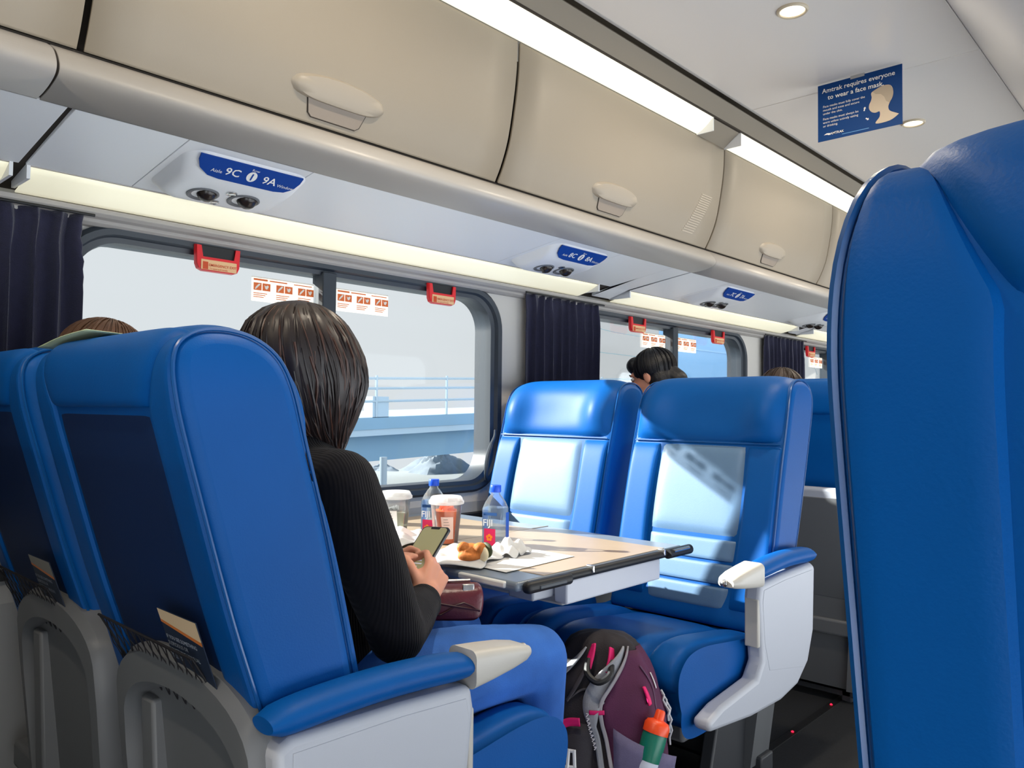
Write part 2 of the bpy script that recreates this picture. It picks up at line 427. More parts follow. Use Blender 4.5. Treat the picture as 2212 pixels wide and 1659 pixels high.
# ------------------------------------------------------------------ luggage bins
bin_p = catmull([(0, 1.694, 1.812), (0, 1.668, 1.86), (0, 1.640, 1.935), (0, 1.618, 2.05), (0, 1.607, 2.14), (0, 1.604, 2.226)], 6)
def bin_y(z):
    for i in range(len(bin_p) - 1):
        if bin_p[i].z <= z <= bin_p[i + 1].z:
            t = (z - bin_p[i].z) / (bin_p[i + 1].z - bin_p[i].z); return bin_p[i].y + t * (bin_p[i + 1].y - bin_p[i].y)
    return bin_p[-1].y
def bin_n(z):
    y0, y1 = bin_y(z - .01), bin_y(z + .01); return V((0, -0.02, (y1 - y0))).normalized()
def latch(t, xc, zc, s=1.0):
    """raised half-moon grip with a recessed flap under it"""
    def P(dx, dz, out):
        z = zc + dz; n = bin_n(z); return V((xc + dx, bin_y(z), z)) + n * out
    hw = 0.132 * s
    up = [(-hw + 2 * hw * i / 24) for i in range(25)]
    top = [(x, 0.030 * (1 - (x / hw) ** 2) ** 0.5 + 0.006) for x in up]
    bot = [(x, -0.022 * (1 - (abs(x) / hw) ** 4) ** 0.5) for x in up]
    poly = top + bot[::-1]
    g = G()
    secs = []
    for (sc, o) in ((1.06, 0.004), (1.0, 0.011), (0.93, 0.0165), (0.6, 0.019)):
        secs.append([P(x * sc, z * sc, o) for x, z in poly])
    g.loft(secs); g.obj('grip', TAUPE, t)
    flap = [(-0.088 * s, -0.014), (0.088 * s, -0.014), (0.076 * s, -0.050), (0.066 * s, -0.057), (-0.066 * s, -0.057), (-0.076 * s, -0.050)]
    fl = G().loft([[P(x, z, 0.001) for x, z in flap], [P(x, z, 0.0085) for x, z in flap]]); fl.obj('flap', mat('latch_flap_plastic', (138, 126, 114), .5), t, bevel=0.001)
    rim = G().tube([P(x, z, 0.001) for x, z in (flap[1:] + [flap[0]])[0:5] ] if False else [P(*flap[k], 0.0062) for k in (1, 2, 3, 4, 5, 0)], 0.0024, 6)
    rim.obj('flap_gap', DARKGAP, t)
def luggage_bin(x0, x1, label, lx=None, grille=None, speaker=False):
    t = thing('luggage_bin', label, 'luggage bin', ((x0 + x1) / 2, 1.85, 1.80), 'overhead luggage bins')
    a = [p + V((x0 + .006, 0, 0)) for p in bin_p]; b = [p + V((x1 - .006, 0, 0)) for p in bin_p]
    nseg = 10
    secs = [[p + V(((x0 + .006) + (x1 - x0 - .012) * i / nseg, 0, 0)) for p in bin_p] for i in range(nseg + 1)]
    G().loft(secs, closed=False).obj('door', BINM, t, solid=0.01)
    G().box(x0 + .004, x1 - .004, 1.73, 2.2, 1.81, 2.25).obj('box', DARKGAP, t)
    if lx is not None: latch(t, lx, 1.884)
    if grille:
        g = G()
        for i in range(18):
            z = 1.85 + (2.005 - 1.85) * i / 17; n = bin_n(z); p = V((0, bin_y(z), z))
            xa = 2.822 + (2.90 - 2.822) * i / 17
            g.obox(V((xa + .042, p.y, z)) + n * 0.0055, (1, 0, 0), (0, -n.z, n.y), n, 0.042, 0.0022, 0.001)
        g.obj('vent_grille', mat('grille_plastic', (176, 164, 148), 0.5), t)
    if speaker:
        g = G()
        for i in range(6):
            for j in range(14):
                z = 2.00 + i * 0.0125; n = bin_n(z); xq = 0.30 + j * 0.0125
                g.tube([V((xq, bin_y(z), z)) + n * 0.004, V((xq, bin_y(z), z)) + n * 0.0058], 0.0028, 6)
        g.obj('speaker_holes', DARKGAP, t)
    return t
luggage_bin(-0.75, 0.545, 'beige bin panel with pinhole speaker grille at the upper left', speaker=True)
luggage_bin(0.548, 1.745, 'largest beige luggage bin door in view, above the 9C and 9A seat plate', lx=1.136)
luggage_bin(1.748, 3.055, 'beige luggage bin door with ribbed vent at its right edge', lx=2.328, grille=True)
luggage_bin(3.058, 4.275, 'third beige luggage bin door, partly beyond the big near seat', lx=3.64)
luggage_bin(4.278, 5.55, 'farthest beige bin door seen, narrow sliver beside the near seat top')
luggage_bin(5.553, 7.6, 'beige bin door at the far end of the car, behind the near seat')

def bin_light(x0, x1, label):
    t = thing('bin_light', label, 'ceiling light', ((x0 + x1) / 2, 1.57, 2.25), 'lit strips above the bins')
    def fn(u, v):
        x = x0 + (x1 - x0) * u; y = 1.600 - 0.072 * v; z = 2.231 + 0.052 * v - 0.006 * math.sin(PI * v); return V((x, y, z))
    G().sheet(fn, 10, 6).obj('lens', LENS, t, solid=0.004)
    for q in (x0 - .004, x1): G().box(q, q + .004, 1.525, 1.602, 2.226, 2.29).obj('end_cap', PANELM, t)
bin_light(-0.7, 2.82, 'bright lit strip running above the near luggage bins')
bin_light(3.06, 7.0, 'bright lit strip above the far luggage bins, ending behind the big near seat')
struct('trim_40', G().prism([(2.826, 1.604, 2.228), (2.826, 1.526, 2.286), (2.826, 1.535, 2.295), (2.826, 1.612, 2.236)], (0.228, 0, 0)), BINM, smooth=0)
struct('trim_41', G().box(XA, XB, 1.522, 1.534, 2.281, 2.288), DARKGAP)

# ------------------------------------------------------------------ reading light units
def service_unit(xc, row, label):
    t = thing('reading_light_unit', label, 'reading light', (xc, 1.92, pz(1.92)), 'reading light units under the bins')
    secs = []
    nk = 8
    for (hx, y0, y1, r, dz) in ((0.165, 1.785, 2.045, 0.05, 0.001), (0.160, 1.792, 2.040, 0.05, -0.006), (0.150, 1.826, 2.025, 0.05, -0.024), (0.140, 1.850, 2.010, 0.045, -0.034), (0.122, 1.868, 1.995, 0.04, -0.037)):
        secs.append([V((xc + x, y, pz(y) + dz)) for x, y in rrect(hx, (y1 - y0) / 2, r, nk, 0, (y0 + y1) / 2)])
    G().loft(secs).obj('housing', PANELM, t, smooth=50)
    # seat number plate on the aisle-facing slope
    u = V((1, 0, 0)); A = V((xc, 1.784, pz(1.784) - 0.002)); B = V((xc, 1.850, pz(1.850) - 0.036)); v = (A - B).normalized(); n = u.cross(v)
    mid = (A + B) / 2 + n * 0.004; hh = (A - B).length / 2 * 0.80
    poly = [(-0.138, hh), (0.138, hh), (0.137, hh * .4), (0.128, -hh * .35), (0.108, -hh * .85), (0.08, -hh), (-0.07, -hh), (-0.10, -hh * .85), (-0.125, -hh * .3), (-0.136, hh * .4)]
    pl = G().loft([[mid + u * a + v * b - n * 0.004 for a, b in poly], [mid + u * a + v * b for a, b in poly]]).obj('number_plate', PLATEB, t, smooth=0)
    g = G()
    text('%dC' % row, 0.033, mid + u * -0.064 + v * -0.012, u, v, INK, t, g=g, bold=0.012)
    text('%dA' % row, 0.033, mid + u * 0.036 + v * -0.012, u, v, INK, t, g=g, bold=0.012)
    text('Aisle', 0.0145, mid + u * -0.098 + v * -0.012, u, v, INK, t, g=g)
    text('Window', 0.0135, mid + u * 0.080 + v * -0.013, u, v, INK, t, g=g)
    text('Row', 0.011, mid + u * -0.002 + v * 0.017, u, v, INK, t, g=g)
    g.add([mid + u * (0.006 + 0.0135 * math.cos(2 * PI * q / 24)) + v * (-0.001 + 0.0165 * math.sin(2 * PI * q / 24)) + n * 0.0006 for q in range(24)], [tuple(range(24))])
    lt = g.obj('seat_lettering', INK, pl, smooth=0)
    text('1', 0.030, mid + u * 0.006 + v * -0.0115 + n * 0.0006, u, v, PLATEB, pl, align='CENTER', bold=0.02, name='call_numeral')
    # eyeball lamps and buttons on the underside
    dn = V((0, 0.1483, 1)).normalized() * -1
    for (dx, y, r) in ((-0.058, 1.945, 0.040), (0.048, 1.935, 0.042)):
        c = V((xc + dx, y, pz(y) - 0.0365))
        rg = G().lathe([(r, 0.0), (r, 0.003), (r * .9, 0.005), (r * .78, 0.002), (r * .7, 0.001), (r * .7, 0.0)], c, 28, dn).obj('lamp_ring', GREYD, t)
        G().ball(c + V((0.008, -.004, 0.006)), r * 0.66).obj('eyeball_lamp', mat('dark_lamp', (40, 32, 28), 0.25), rg)
    for (dx, y) in ((0.0, 1.905), (-0.012, 1.978)):
        c = V((xc + dx, y, pz(y) - 0.0365))
        G().lathe([(0.0135, 0), (0.0135, 0.003), (0.010, 0.0045), (0.008, 0.003), (0.004, 0.003)], c, 18, dn).obj('button', CHROME, t)
    return t
service_unit(0.985, 9, 'reading light unit with blue 9C and 9A plate, nearest and largest')
service_unit(2.335, 8, 'reading light unit with blue 8C and 8A plate above the facing seats')
service_unit(3.60, 7, 'reading light unit with 7C and 7A plate, beyond the 8C unit')
service_unit(4.86, 6, 'smallest reading light unit, beside the edge of the near seat top')

# ------------------------------------------------------------------ windows
for i, c in enumerate(WINC):
    zc = (WZ0 + WZ1) / 2; hz = (WZ1 - WZ0) / 2
    def ring(gr, hx, hz2, r, y): return [V((p[0], y, p[1])) for p in rrect(hx, hz2, r, 10, c, zc)]
    g = G()
    sec = [ring(g, WHX + .045, hz + .036, WR + .035, 2.252), ring(g, WHX + .045, hz + .036, WR + .035, 2.240), ring(g, WHX + .034, hz + .026, WR + .03, 2.230), ring(g, WHX + .014, hz + .010, WR + .01, 2.232),
           ring(g, WHX + .006, hz + .004, WR, 2.246), ring(g, WHX - .012, hz - .010, WR - .01, 2.25), ring(g, WHX - .014, hz - .012, WR - .01, 2.275), ring(g, WHX - .010, hz - .008, WR - .01, 2.345)]
    g.loft(sec, True, False)
    o = struct('window_%d' % (i + 1), g, BLACKG)
    cx = c - 0.003
    struct('mullion', G().box(cx - .027, cx + .027, 2.235, 2.30, WZ0, WZ1), BLACKG, o, bevel=0.004)
    for (a, b) in ((c - WHX + .005, cx - .027), (cx + .027, c + WHX - .005)):
        struct('pane', G().box(a, b, 2.278, 2.282, WZ0 - .005, WZ1 + .005), GLASS, o)
    # right side of the car, same window mirrored
    g = G(); g.loft([[V((p.x, -0.55 - (p.y - 2.25), p.z)) for p in s] for s in sec], True, False)
    o2 = struct('window_%d' % (i + 11), g, BLACKG)
    struct('mullion', G().box(cx - .027, cx + .027, -0.60, -0.535, WZ0, WZ1), BLACKG, o2)
    struct('pane', G().box(c - WHX + .005, c + WHX - .005, -0.584, -0.58, WZ0 - .005, WZ1 + .005), GLASS, o2)
# torn-loose rubber pull seal at the lower right of the big window
pp = [(2.312, 2.228, 1.02), (2.303, 2.222, 0.99), (2.272, 2.212, 0.955), (2.248, 2.205, 0.915), (2.240, 2.205, 0.87), (2.246, 2.212, 0.835), (2.266, 2.225, 0.812)]
tag(G().tube(catmull(pp, 6), [0.004 + 0.006 * math.sin(PI * i / 36) for i in range(37)], 8).obj('pull_seal', BLACKG), 'black rubber pull seal bulging loose at the lower right window corner', 'seal')

def exit_handle(xc, label):
    t = thing('emergency_handle', label, 'emergency handle', (xc, 2.22, 1.57), 'red emergency window handles')
    y0 = 2.222
    poly = [(-.070, .0), (-.056, .0), (-.050, -.034), (.050, -.034), (.056, .0), (.070, .0), (.068, -.056), (.062, -.070), (.048, -.076), (-.048, -.076), (-.062, -.070), (-.068, -.056)]
    z0 = 1.575
    secs = []
    for (s, y) in ((1.0, y0 + .010), (1.0, y0), (0.96, y0 - .006)):
        secs.append([V((xc + a * s, y, z0 - .04 + (b + .04) * s)) for a, b in poly])
    G().loft(secs).obj('bracket', RED, t, smooth=30)
    G().box(xc - .055, xc + .055, y0 + .002, y0 + .016, z0 - .036, z0 + .002).obj('seal_tab', BLACK, t, bevel=.003)
    lab = G().box(xc - .055, xc + .056, y0 - .0085, y0 - .0055, z0 - .072, z0 - .042).obj('label_plate', mat('label_tan', (236, 190, 140), 0.5), t, bevel=.002)
    g = G()
    text('EMERGENCY EXIT', 0.0108, (xc - .032, y0 - .0088, z0 - .061), (1, 0, 0), (0, 0, 1), ORANGE, lab, g=g, bold=.01)
    text('To open pull handle', 0.007, (xc - .030, y0 - .0088, z0 - .070), (1, 0, 0), (0, 0, 1), ORANGE, lab, g=g)
    g.box(xc - .050, xc - .034, y0 - .0092, y0 - .0086, z0 - .071, z0 - .049)
    g.obj('lettering', mat('dark_orange_print', (206, 74, 26), .5), lab, smooth=0)
exit_handle(1.11, 'red emergency exit handle at the top of the left big-window pane')
exit_handle(2.005, 'red emergency exit handle at the top of the right big-window pane')
exit_handle(3.335, 'red emergency handle on the left pane of the second window')
exit_handle(4.17, 'red emergency handle on the right pane of the second window')
exit_handle(5.52, 'red emergency handle on the farthest window, right of the third curtain')
def sticker(x0, label):
    t = thing('exit_instruction_sticker', label, 'sticker', (x0 + .11, 2.274, 1.47), 'orange exit instruction stickers')
    z1 = 1.515; y = 2.2765
    G().box(x0, x0 + .225, y - .0006, y + .001, z1 - .078, z1).obj('film', STICK, t)
    g = G()
    g.box(x0 + .006, x0 + .055, y - .0014, y - .0008, z1 - .012, z1 - .006).box(x0 + .062, x0 + .125, y - .0014, y - .0008, z1 - .0115, z1 - .0075).box(x0 + .150, x0 + .218, y - .0014, y - .0008, z1 - .0115, z1 - .0085)
    for q in range(3):
        a = x0 + .006 + q * .080
        for h in range(2):
            b = a + h * .031
            g.box(b, b + .028, y - .0014, y - .0008, z1 - .043, z1 - .019)
        for h in range(3): g.box(a, a + .048 - h * .006, y - .0014, y - .0008, z1 - .0535 - h * .006, z1 - .051 - h * .006)
    pr = g.obj('print', ORANGE, t, smooth=0)
    g = G()
    for q in range(3):
        a = x0 + .006 + q * .080
        for h in range(2):
            b = a + h * .031; yy = y - .0018
            fig = [(.004, -.040), (.008, -.040), (.022, -.026), (.024, -.022), (.018, -.022), (.008, -.032)] if h == 0 else [(.006, -.024), (.011, -.028), (.018, -.024), (.022, -.028), (.016, -.038), (.010, -.036)]
            g.add([(b + fx, yy, z1 + fz) for fx, fz in fig], [tuple(range(6))])
    g.obj('pictogram', mat('sticker_white', (240, 232, 220), .5), pr, smooth=0)
sticker(1.250, 'orange and white exit instruction sticker left of the big window mullion')
sticker(1.565, 'orange and white exit instruction sticker right of the big window mullion')
sticker(3.455, 'exit instruction sticker on the left pane of the second window')
sticker(3.785, 'exit instruction sticker on the right pane of the second window')
sticker(5.64, 'exit instruction sticker on the left pane of the farthest window')
sticker(5.95, 'exit instruction sticker on the farthest window, touching the near seat edge')

# ------------------------------------------------------------------ curtains
def curtain(x0, x1, label, pleats, z0=0.78, seed=1):
    rnd = random.Random(seed); ph = [rnd.uniform(0, 6.28) for _ in range(6)]
    t = thing('curtain', label, 'curtain', ((x0 + x1) / 2, 2.19, 1.59), 'navy window curtains')
    def fn(u, v):
        z = 1.598 - (1.598 - z0) * v
        amp = 0.012 + 0.010 * min(1, v * 6)
        wob = 0.006 * math.sin(9 * v * 3 + u * 20 + ph[0]) * max(0, 1 - v * 5)
        a = u * pleats * 2 * PI
        x = x0 + (x1 - x0) * u + 0.35 * amp * math.sin(a * 1.0 + ph[1] + v * 0.7) + wob
        y = 2.214 + .75 * amp * math.sin(a + 0.5 * math.sin(3 * u + ph[2])) + 0.004 * math.sin(a * 2.3 + ph[3] + v * 4) * .6
        if u > 0.97: x -= (0.012 * max(0, 1 - v * 4)) * (0.5 + 0.5 * math.sin(v * 120))
        return V((x, y, z))
    G().sheet(fn, int(pleats * 14), 40).obj('cloth', CURT, t, solid=0.003)
    G().tube([(x0 - .02, 2.20, 1.60), (x1 + .02, 2.20, 1.60)], 0.004, 8).obj('curtain_track', BLACK, t)
curtain(-0.38, 0.738, 'dark navy pleated curtain at the left edge of the picture', 20, seed=3)
curtain(2.482, 2.998, 'dark navy curtain between the big window and the second window', 9, seed=5)
curtain(4.765, 5.37, 'dark navy curtain between the second and farthest windows', 10, seed=8)

# ------------------------------------------------------------------ downlights
def downlight(x, y, label, e=9):
    t = thing('downlight', label, 'ceiling light', (x, y, ZC), 'round ceiling downlights')
    G().lathe([(0.047, 0.0), (0.047, -0.004), (0.043, -0.008), (0.038, -0.006), (0.036, 0.0)], (x, y, ZC), 32).obj('ring', mat('downlight_ring', (205, 190, 165), .35), t)
    G().lathe([(0.037, -0.001), (0.037, -0.0025), (0.02, -0.004), (0.0, -0.0045)], (x, y, ZC), 24).obj('lamp_lens', mat('downlight_lens', (255, 244, 214), .4, emit=2.2), t)
    l = bpy.data.lights.new('downlight_lamp', 'AREA'); l.shape = 'DISK'; l.size = 0.05; l.energy = e; l.color = (1.0, .87, .68)
    lo = bpy.data.objects.new('downlight_lamp', l); COL.objects.link(lo); lo.parent = t; lo.location = (0, 0, -0.012)
downlight(2.324, 0.99, 'round lit ceiling downlight near the top edge of the picture')
downlight(3.573, 0.997, 'round lit ceiling downlight partly hidden by the blue face mask sign')
downlight(1.07, 0.99, 'round ceiling downlight above the aisle, just outside the picture')
downlight(-0.18, 0.99, 'round ceiling downlight above the aisle behind the viewer')
downlight(-1.45, 0.99, 'rearmost round ceiling downlight behind the viewer')
downlight(4.82, 0.99, 'round ceiling downlight over the aisle hidden behind the near seat')

# ------------------------------------------------------------------ mask sign hanging from the ceiling
def mask_sign():
    X = 2.93; y0, y1, z0, z1 = 1.150, 0.853, 2.122, 2.336
    t = thing('mask_sign', 'blue face mask notice hanging from the ceiling by the second downlight', 'sign', (X, 1.0, ZC))
    G().box(X, X + .003, y1, y0, z0, z1).obj('board', SIGNB, t)
    u = V((0, -1, 0)); v = V((0, 0, 1)); W = y0 - y1; H = z1 - z0
    def P(a, b): return V((X, y0, z0)) + u * (a * W) + v * (b * H) + V((-.0008, 0, 0))
    g = G()
    text('Amtrak requires everyone', 0.0240, P(.055, .845), u, v, INK, t, g=g, bold=.012)
    text('to wear a face mask.', 0.0240, P(.125, .715), u, v, INK, t, g=g, bold=.012)
    for q, s in enumerate(['Face masks must fully cover the', 'mouth and nose and secure', 'under the chin.']): text(s, 0.0118, P(.065, .585 - q * .063), u, v, INK, t, g=g)
    for q, s in enumerate(['Face masks must always be', 'worn unless actively eating', 'or drinking.']): text(s, 0.0118, P(.065, .365 - q * .063), u, v, INK, t, g=g)
    text('AMTRAK', 0.0125, P(.155, .085), u, v, INK, t, g=g, bold=.01)
    g.add([P(.075, .10), P(.11, .125), P(.15, .118), P(.165, .10), P(.14, .085), P(.115, .10)], [tuple(range(6))])
    for (a, b, dx, dy) in ((.565, .36, .012, .07), (.585, .23, .035, -.035)):
        d = V((0, 0, 0)) + u * (dx * W) + v * (dy * H); p = P(a, b); n = d.normalized(); s = V((-1, 0, 0)).cross(n)
        g.add([p - s * .0022, p + s * .0022, p + d * .6 + s * .0022, p + d * .6 + s * .005, p + d, p + d * .6 - s * .005, p + d * .6 - s * .0022], [tuple(range(7))])
    g.obj('lettering', INK, t, smooth=0)
    head = [(.86, .10), (.70, .10), (.745, .20), (.745, .29), (.70, .285), (.655, .31), (.625, .37), (.625, .44), (.645, .50), (.655, .56), (.648, .62), (.665, .655), (.74, .70), (.80, .715), (.87, .69), (.90, .60), (.895, .49), (.86, .40), (.845, .33), (.865, .26), (.95, .19), (.955, .17)]
    pts = catmull([P(a, b) + V((-.0004, 0, 0)) for a, b in head], 4, True)
    G().add(pts, [tuple(range(len(pts)))]).obj('head_silhouette', mat('sign_tan', (196, 178, 156), .5), t, smooth=0)
    hair = [(.665, .655), (.70, .60), (.76, .58), (.80, .52), (.82, .44), (.86, .40), (.895, .49), (.90, .60), (.87, .69), (.80, .715), (.74, .70)]
    pts = [P(a, b) + V((-.0009, 0, 0)) for a, b in hair]
    G().add(pts, [tuple(range(len(pts)))]).obj('hair_silhouette', mat('sign_tan_dark', (172, 156, 136), .5), t, smooth=0)
    G().add([P(.30, .045), P(.62, .045), P(.62, .058), P(.30, .058)], [(0, 1, 2, 3)]).obj('fine_print', mat('fine_print_blue', (70, 130, 190), .5), t, smooth=0)
    G().box(X - .002, X + .006, .98, 1.03, ZC - .012, ZC).obj('clip', CHROME, t)
mask_sign()

# red floor lights
struct('trim_50', G().box(XA, XB, 1.132, 1.158, -0.001, 0.0035), mat('floor_strip', (18, 18, 20), .6))
LED = mat('red_led', (255, 20, 50), .4, emit=4)
for x, lb in ((1.68, 'hidden under the backpack'), (2.34, 'nearest of the visible red floor lights, by the bottom edge'), (3.03, 'farthest of the visible red floor lights'), (2.68, 'middle one of the visible red floor lights')):
    if x == 1.68: continue
    tag(G().lathe([(0.0045, 0.0034), (0.0045, 0.0055), (0.002, 0.0075), (0, .008)], (x, 1.145, 0), 12).obj('floor_light', LED), 'tiny red light, ' + lb, 'floor light', 'red floor lights')

# ================================================================== SEATS
BP = [(0.0, .46), (-.020, .56), (-.049, .69), (-.100, .90), (-.140, 1.04), (-.164, 1.125), (-.188, 1.172), (-.225, 1.198), (-.270, 1.206), (-.312, 1.198), (-.337, 1.170), (-.335, 1.11), (-.300, .98), (-.250, .81), (-.200, .66), (-.16, .52)]
def rot_rec(p, d):
    x, z = p[0], p[1] - 0.5; c, s = math.cos(d), math.sin(d)
    return (x * c + z * s, 0.5 - x * s + z * c) if d else (p[0], p[1])
CP = [(-.03, .44), (.05, .452), (.20, .468), (.34, .484), (.415, .480), (.452, .455), (.458, .42), (.445, .375), (.42, .315), (.20, .315), (0.0, .315)]
class Path:
    def __init__(s, pts, n=16, closed=False):
        s.p = [V((p[0], 0, p[1])) for p in pts]; s.q = catmull(s.p, n, closed)
        s.L = [0]
        for i in range(1, len(s.q)): s.L.append(s.L[-1] + (s.q[i] - s.q[i - 1]).length)
        s.T = s.L[-1]
    def at(s, t):
        d = max(0, min(1, t)) * s.T
        lo, hi = 0, len(s.L) - 1
        while hi - lo > 1:
            m = (lo + hi) // 2
            if s.L[m] <= d: lo = m
            else: hi = m
        k = (d - s.L[lo]) / max(1e-9, s.L[hi] - s.L[lo]); p = s.q[lo].lerp(s.q[hi], k); tg = (s.q[hi] - s.q[lo]).normalized()
        return p, V((tg.z, 0, -tg.x))           # outward normal for a path going up the front and down the back
    def find(s, fn):
        best = min(range(len(s.q)), key=lambda i: fn(s.q[i])); return s.L[best] / s.T
def ytap(p):
    q = max(0.0, (p.z - 1.10) / .105); return 1 - .045 * q ** 2.5
def pillow(path, t0, t1, yl, yr, h, nu=18, nv=14, e=4, extra=None, sink=0.004):
    g = G()
    def fn(u, v):
        t = t0 + (t1 - t0) * u; p, n = path.at(t)
        a = yl(u) if callable(yl) else yl; b = yr(u) if callable(yr) else yr
        q = (1 - abs(2 * u - 1) ** e) * (1 - abs(2 * v - 1) ** e)
        y = a + (b - a) * v
        o = -sink + (h + sink) * q ** 0.6 + (extra(u, v, y) if extra else 0) * min(1, q * 3)
        return V((p.x, y * ytap(p), p.z)) + n * o
    return g.sheet(fn, nu, nv)
def body_loft(path_pts, w, inset=0.02, closed_n=14):
    q = catmull([V((p[0], 0, p[1])) for p in path_pts], closed_n, True)
    c = sum(q, V((0, 0, 0))) / len(q); n = len(q)
    def off(d):
        r = []
        for i in range(n):
            t = (q[(i + 1) % n] - q[i - 1]).normalized(); nn = V((t.z, 0, -t.x)); r.append(q[i] - nn * d)
        return r
    secs = []
    for (y, d) in ((-w / 2, inset), (-w / 2 + .003, .008), (-w / 2 + .012, .001), (-w / 2 + .03, 0), (w / 2 - .03, 0), (w / 2 - .012, .001), (w / 2 - .003, .008), (w / 2, inset)):
        secs.append([V((p.x, y * ytap(p), p.z)) for p in off(d)])
    return G().ladder(secs)
def seat(label, x0, yc, face, w, aisle, group, up=0.0, tray=False, pocket=True, card=None, shell=True, rear=True, name='train_seat', padz=1.095, band=.075, fy=0.0):
    """aisle: +1/-1 local y side that carries the hard armrest shell"""
    t = thing(name, label, 'seat', (x0, yc, 0), group, rotz=0 if face > 0 else PI)
    OFF[t.name] = V((0, 0, 0))
    bp = [rot_rec(p, up) for p in BP]; path = Path(bp)
    def o(g, n, m, par=t, **k): return g.obj(n, m, par, local=True, **k)
    core = o(body_loft(bp, w), 'backrest', LEATHER)
    zf = lambda z: path.find(lambda p: abs(p.z - z) + (10 if p.x < path.q[len(path.q) // 2].x + 0.0 and False else 0)) if False else None
    half = len(path.q) * 8 // 15
    def front(z): i = min(range(half), key=lambda i: abs(path.q[i].z - z)); return path.L[i] / path.T
    def back(z): i = min(range(half + 8, len(path.q)), key=lambda i: abs(path.q[i].z - z)); return path.L[i] / path.T
    hw = w / 2
    tt = path.L[half + 12] / path.T
    ttop = path.find(lambda p: abs(p.x + .298 - (0 if not up else (up * .69))) + (0 if p.z > 1.15 else 9))
    zs = 1.0
    wing = lambda u, v, y: 0.030 * math.exp(-((abs(y) - (hw - .075)) / .055) ** 2) * math.exp(-((u - .30) / .30) ** 2) - 0.008 * math.exp(-(y / .12) ** 2) * math.exp(-((u - .35) / .25) ** 2)
    o(pillow(path, front(zs) + .002, ttop, -hw + .012, hw - .012, 0.016, 26, 30, 6, wing), 'headrest', LEATHER)
    sw = hw - .118
    bow = lambda s: (lambda u: s * (sw + .012 * math.sin(PI * u) - .012 * (1 - u)))
    for s in (-1, 1):
        bol = lambda u, v, y: 0.006 * math.sin(PI * min(1, max(0, u * 1.05))) ** 0.6
        o(pillow(path, front(.50), front(zs) - .002, s * (hw - .010), bow(s), 0.012, 40, 24, 12, bol), 'side_bolster', LEATHER)
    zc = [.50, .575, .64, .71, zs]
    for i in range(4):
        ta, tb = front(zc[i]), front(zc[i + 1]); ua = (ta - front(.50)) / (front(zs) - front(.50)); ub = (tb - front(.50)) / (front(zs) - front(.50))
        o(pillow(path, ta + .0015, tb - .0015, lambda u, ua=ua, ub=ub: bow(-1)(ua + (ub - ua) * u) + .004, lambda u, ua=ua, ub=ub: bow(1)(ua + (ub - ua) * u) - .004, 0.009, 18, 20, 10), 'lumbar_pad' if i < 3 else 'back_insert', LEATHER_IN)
    # back face
    tb0, tb1, tbe = ttop + .004, back(padz), back(.55)
    o(pillow(path, tb0, tb1, lambda u: -hw + .012 + band * u, lambda u: hw - .012 - band * u, 0.014, 44, 44, 12), 'headrest_back', LEATHER)
    if pocket and up == 0.0:
        o(pillow(path, tb1 - .003, tbe, -hw + .010 + band, hw - .010 - band, 0.002, 30, 24, 20), 'back_panel', mat('dark_navy_back_fabric', (6, 38, 82), .6, spec=.3, bump=.1, bscale=420, var=.12, vscale=5))
    for s in (-1, 1):
        o(pillow(path, tb0, tbe, s * (hw - .008), lambda u, s=s: s * (hw - .012 - band * min(1, u * (tbe - tb0) / (tb1 - tb0)) ** .8), 0.007, 90, 14, 10), 'back_border', LEATHER)
    for s in (-1, 1):
        pts = []
        for i in range(150):
            p, n = path.at(front(.5) + (tbe - front(.5)) * i / 149); pts.append(V((p.x, s * (hw - .006) * ytap(p), p.z)) + n * .0005)
        o(G().tube(pts, 0.0028, 6), 'piping', PIPING)
    p, n = path.at(front(zs)); o(G().tube([V((p.x, y, p.z)) + n * 0.006 for y in [(-hw + .015) + (2 * hw - .03) * i / 20 for i in range(21)]], .0022, 6), 'seam_piping', PIPING)
    # cushion
    cpath = Path(CP); csh = body_loft(CP, w - .01)
    cu = o(csh, 'seat_cushion', LEATHER)
    tA, tB = cpath.find(lambda p: (p - V((.0, 0, .446))).length), cpath.find(lambda p: (p - V((.452, 0, .40))).length)
    class Flip(Path): pass
    def at2(tq, P=cpath):
        p, n = Path.at(P, tq); return p, -n
    cpath.at = at2
    o(pillow(cpath, tA, tB, -sw + .003, sw - .003, .022, 24, 20, 6), 'cushion_insert', LEATHER)
    for s in (-1, 1): o(pillow(cpath, tA, tB, s * (hw - .012), s * (sw + .003), .030, 24, 10, 4), 'cushion_bolster', LEATHER)
    # base and pedestal
    o(G().box(-.20, .38, -hw + .05, hw - .05, .255, .316), 'base_frame', GREYD, bevel=.01)
    fr = G()
    for s in (-1, 1):
        fr.prism([(-.10, s * .16 - .02, .26), (.10, s * .16 - .02, .26), (.16, s * .16 - .02, .075), (.30, s * .16 - .02, .06), (.30, s * .16 - .02, .002), (-.16, s * .16 - .02, .002), (-.16, s * .16 - .02, .06)], (0, .04, 0))
    fr.box(.20, .30, -.22, .22, .02, .075).box(-.16, -.08, -.22, .22, .02, .075)
    ped = o(fr, 'pedestal', mat('pedestal_metal', (66, 68, 72), .45), bevel=.006)
    for s in (-1, 1): o(G().box(.20, .315, s * .22 - .03, s * .22 + .03, .012, .085), 'foot_cap', mat('foot_cap_plastic', (176, 172, 180), .5), ped, bevel=.008)
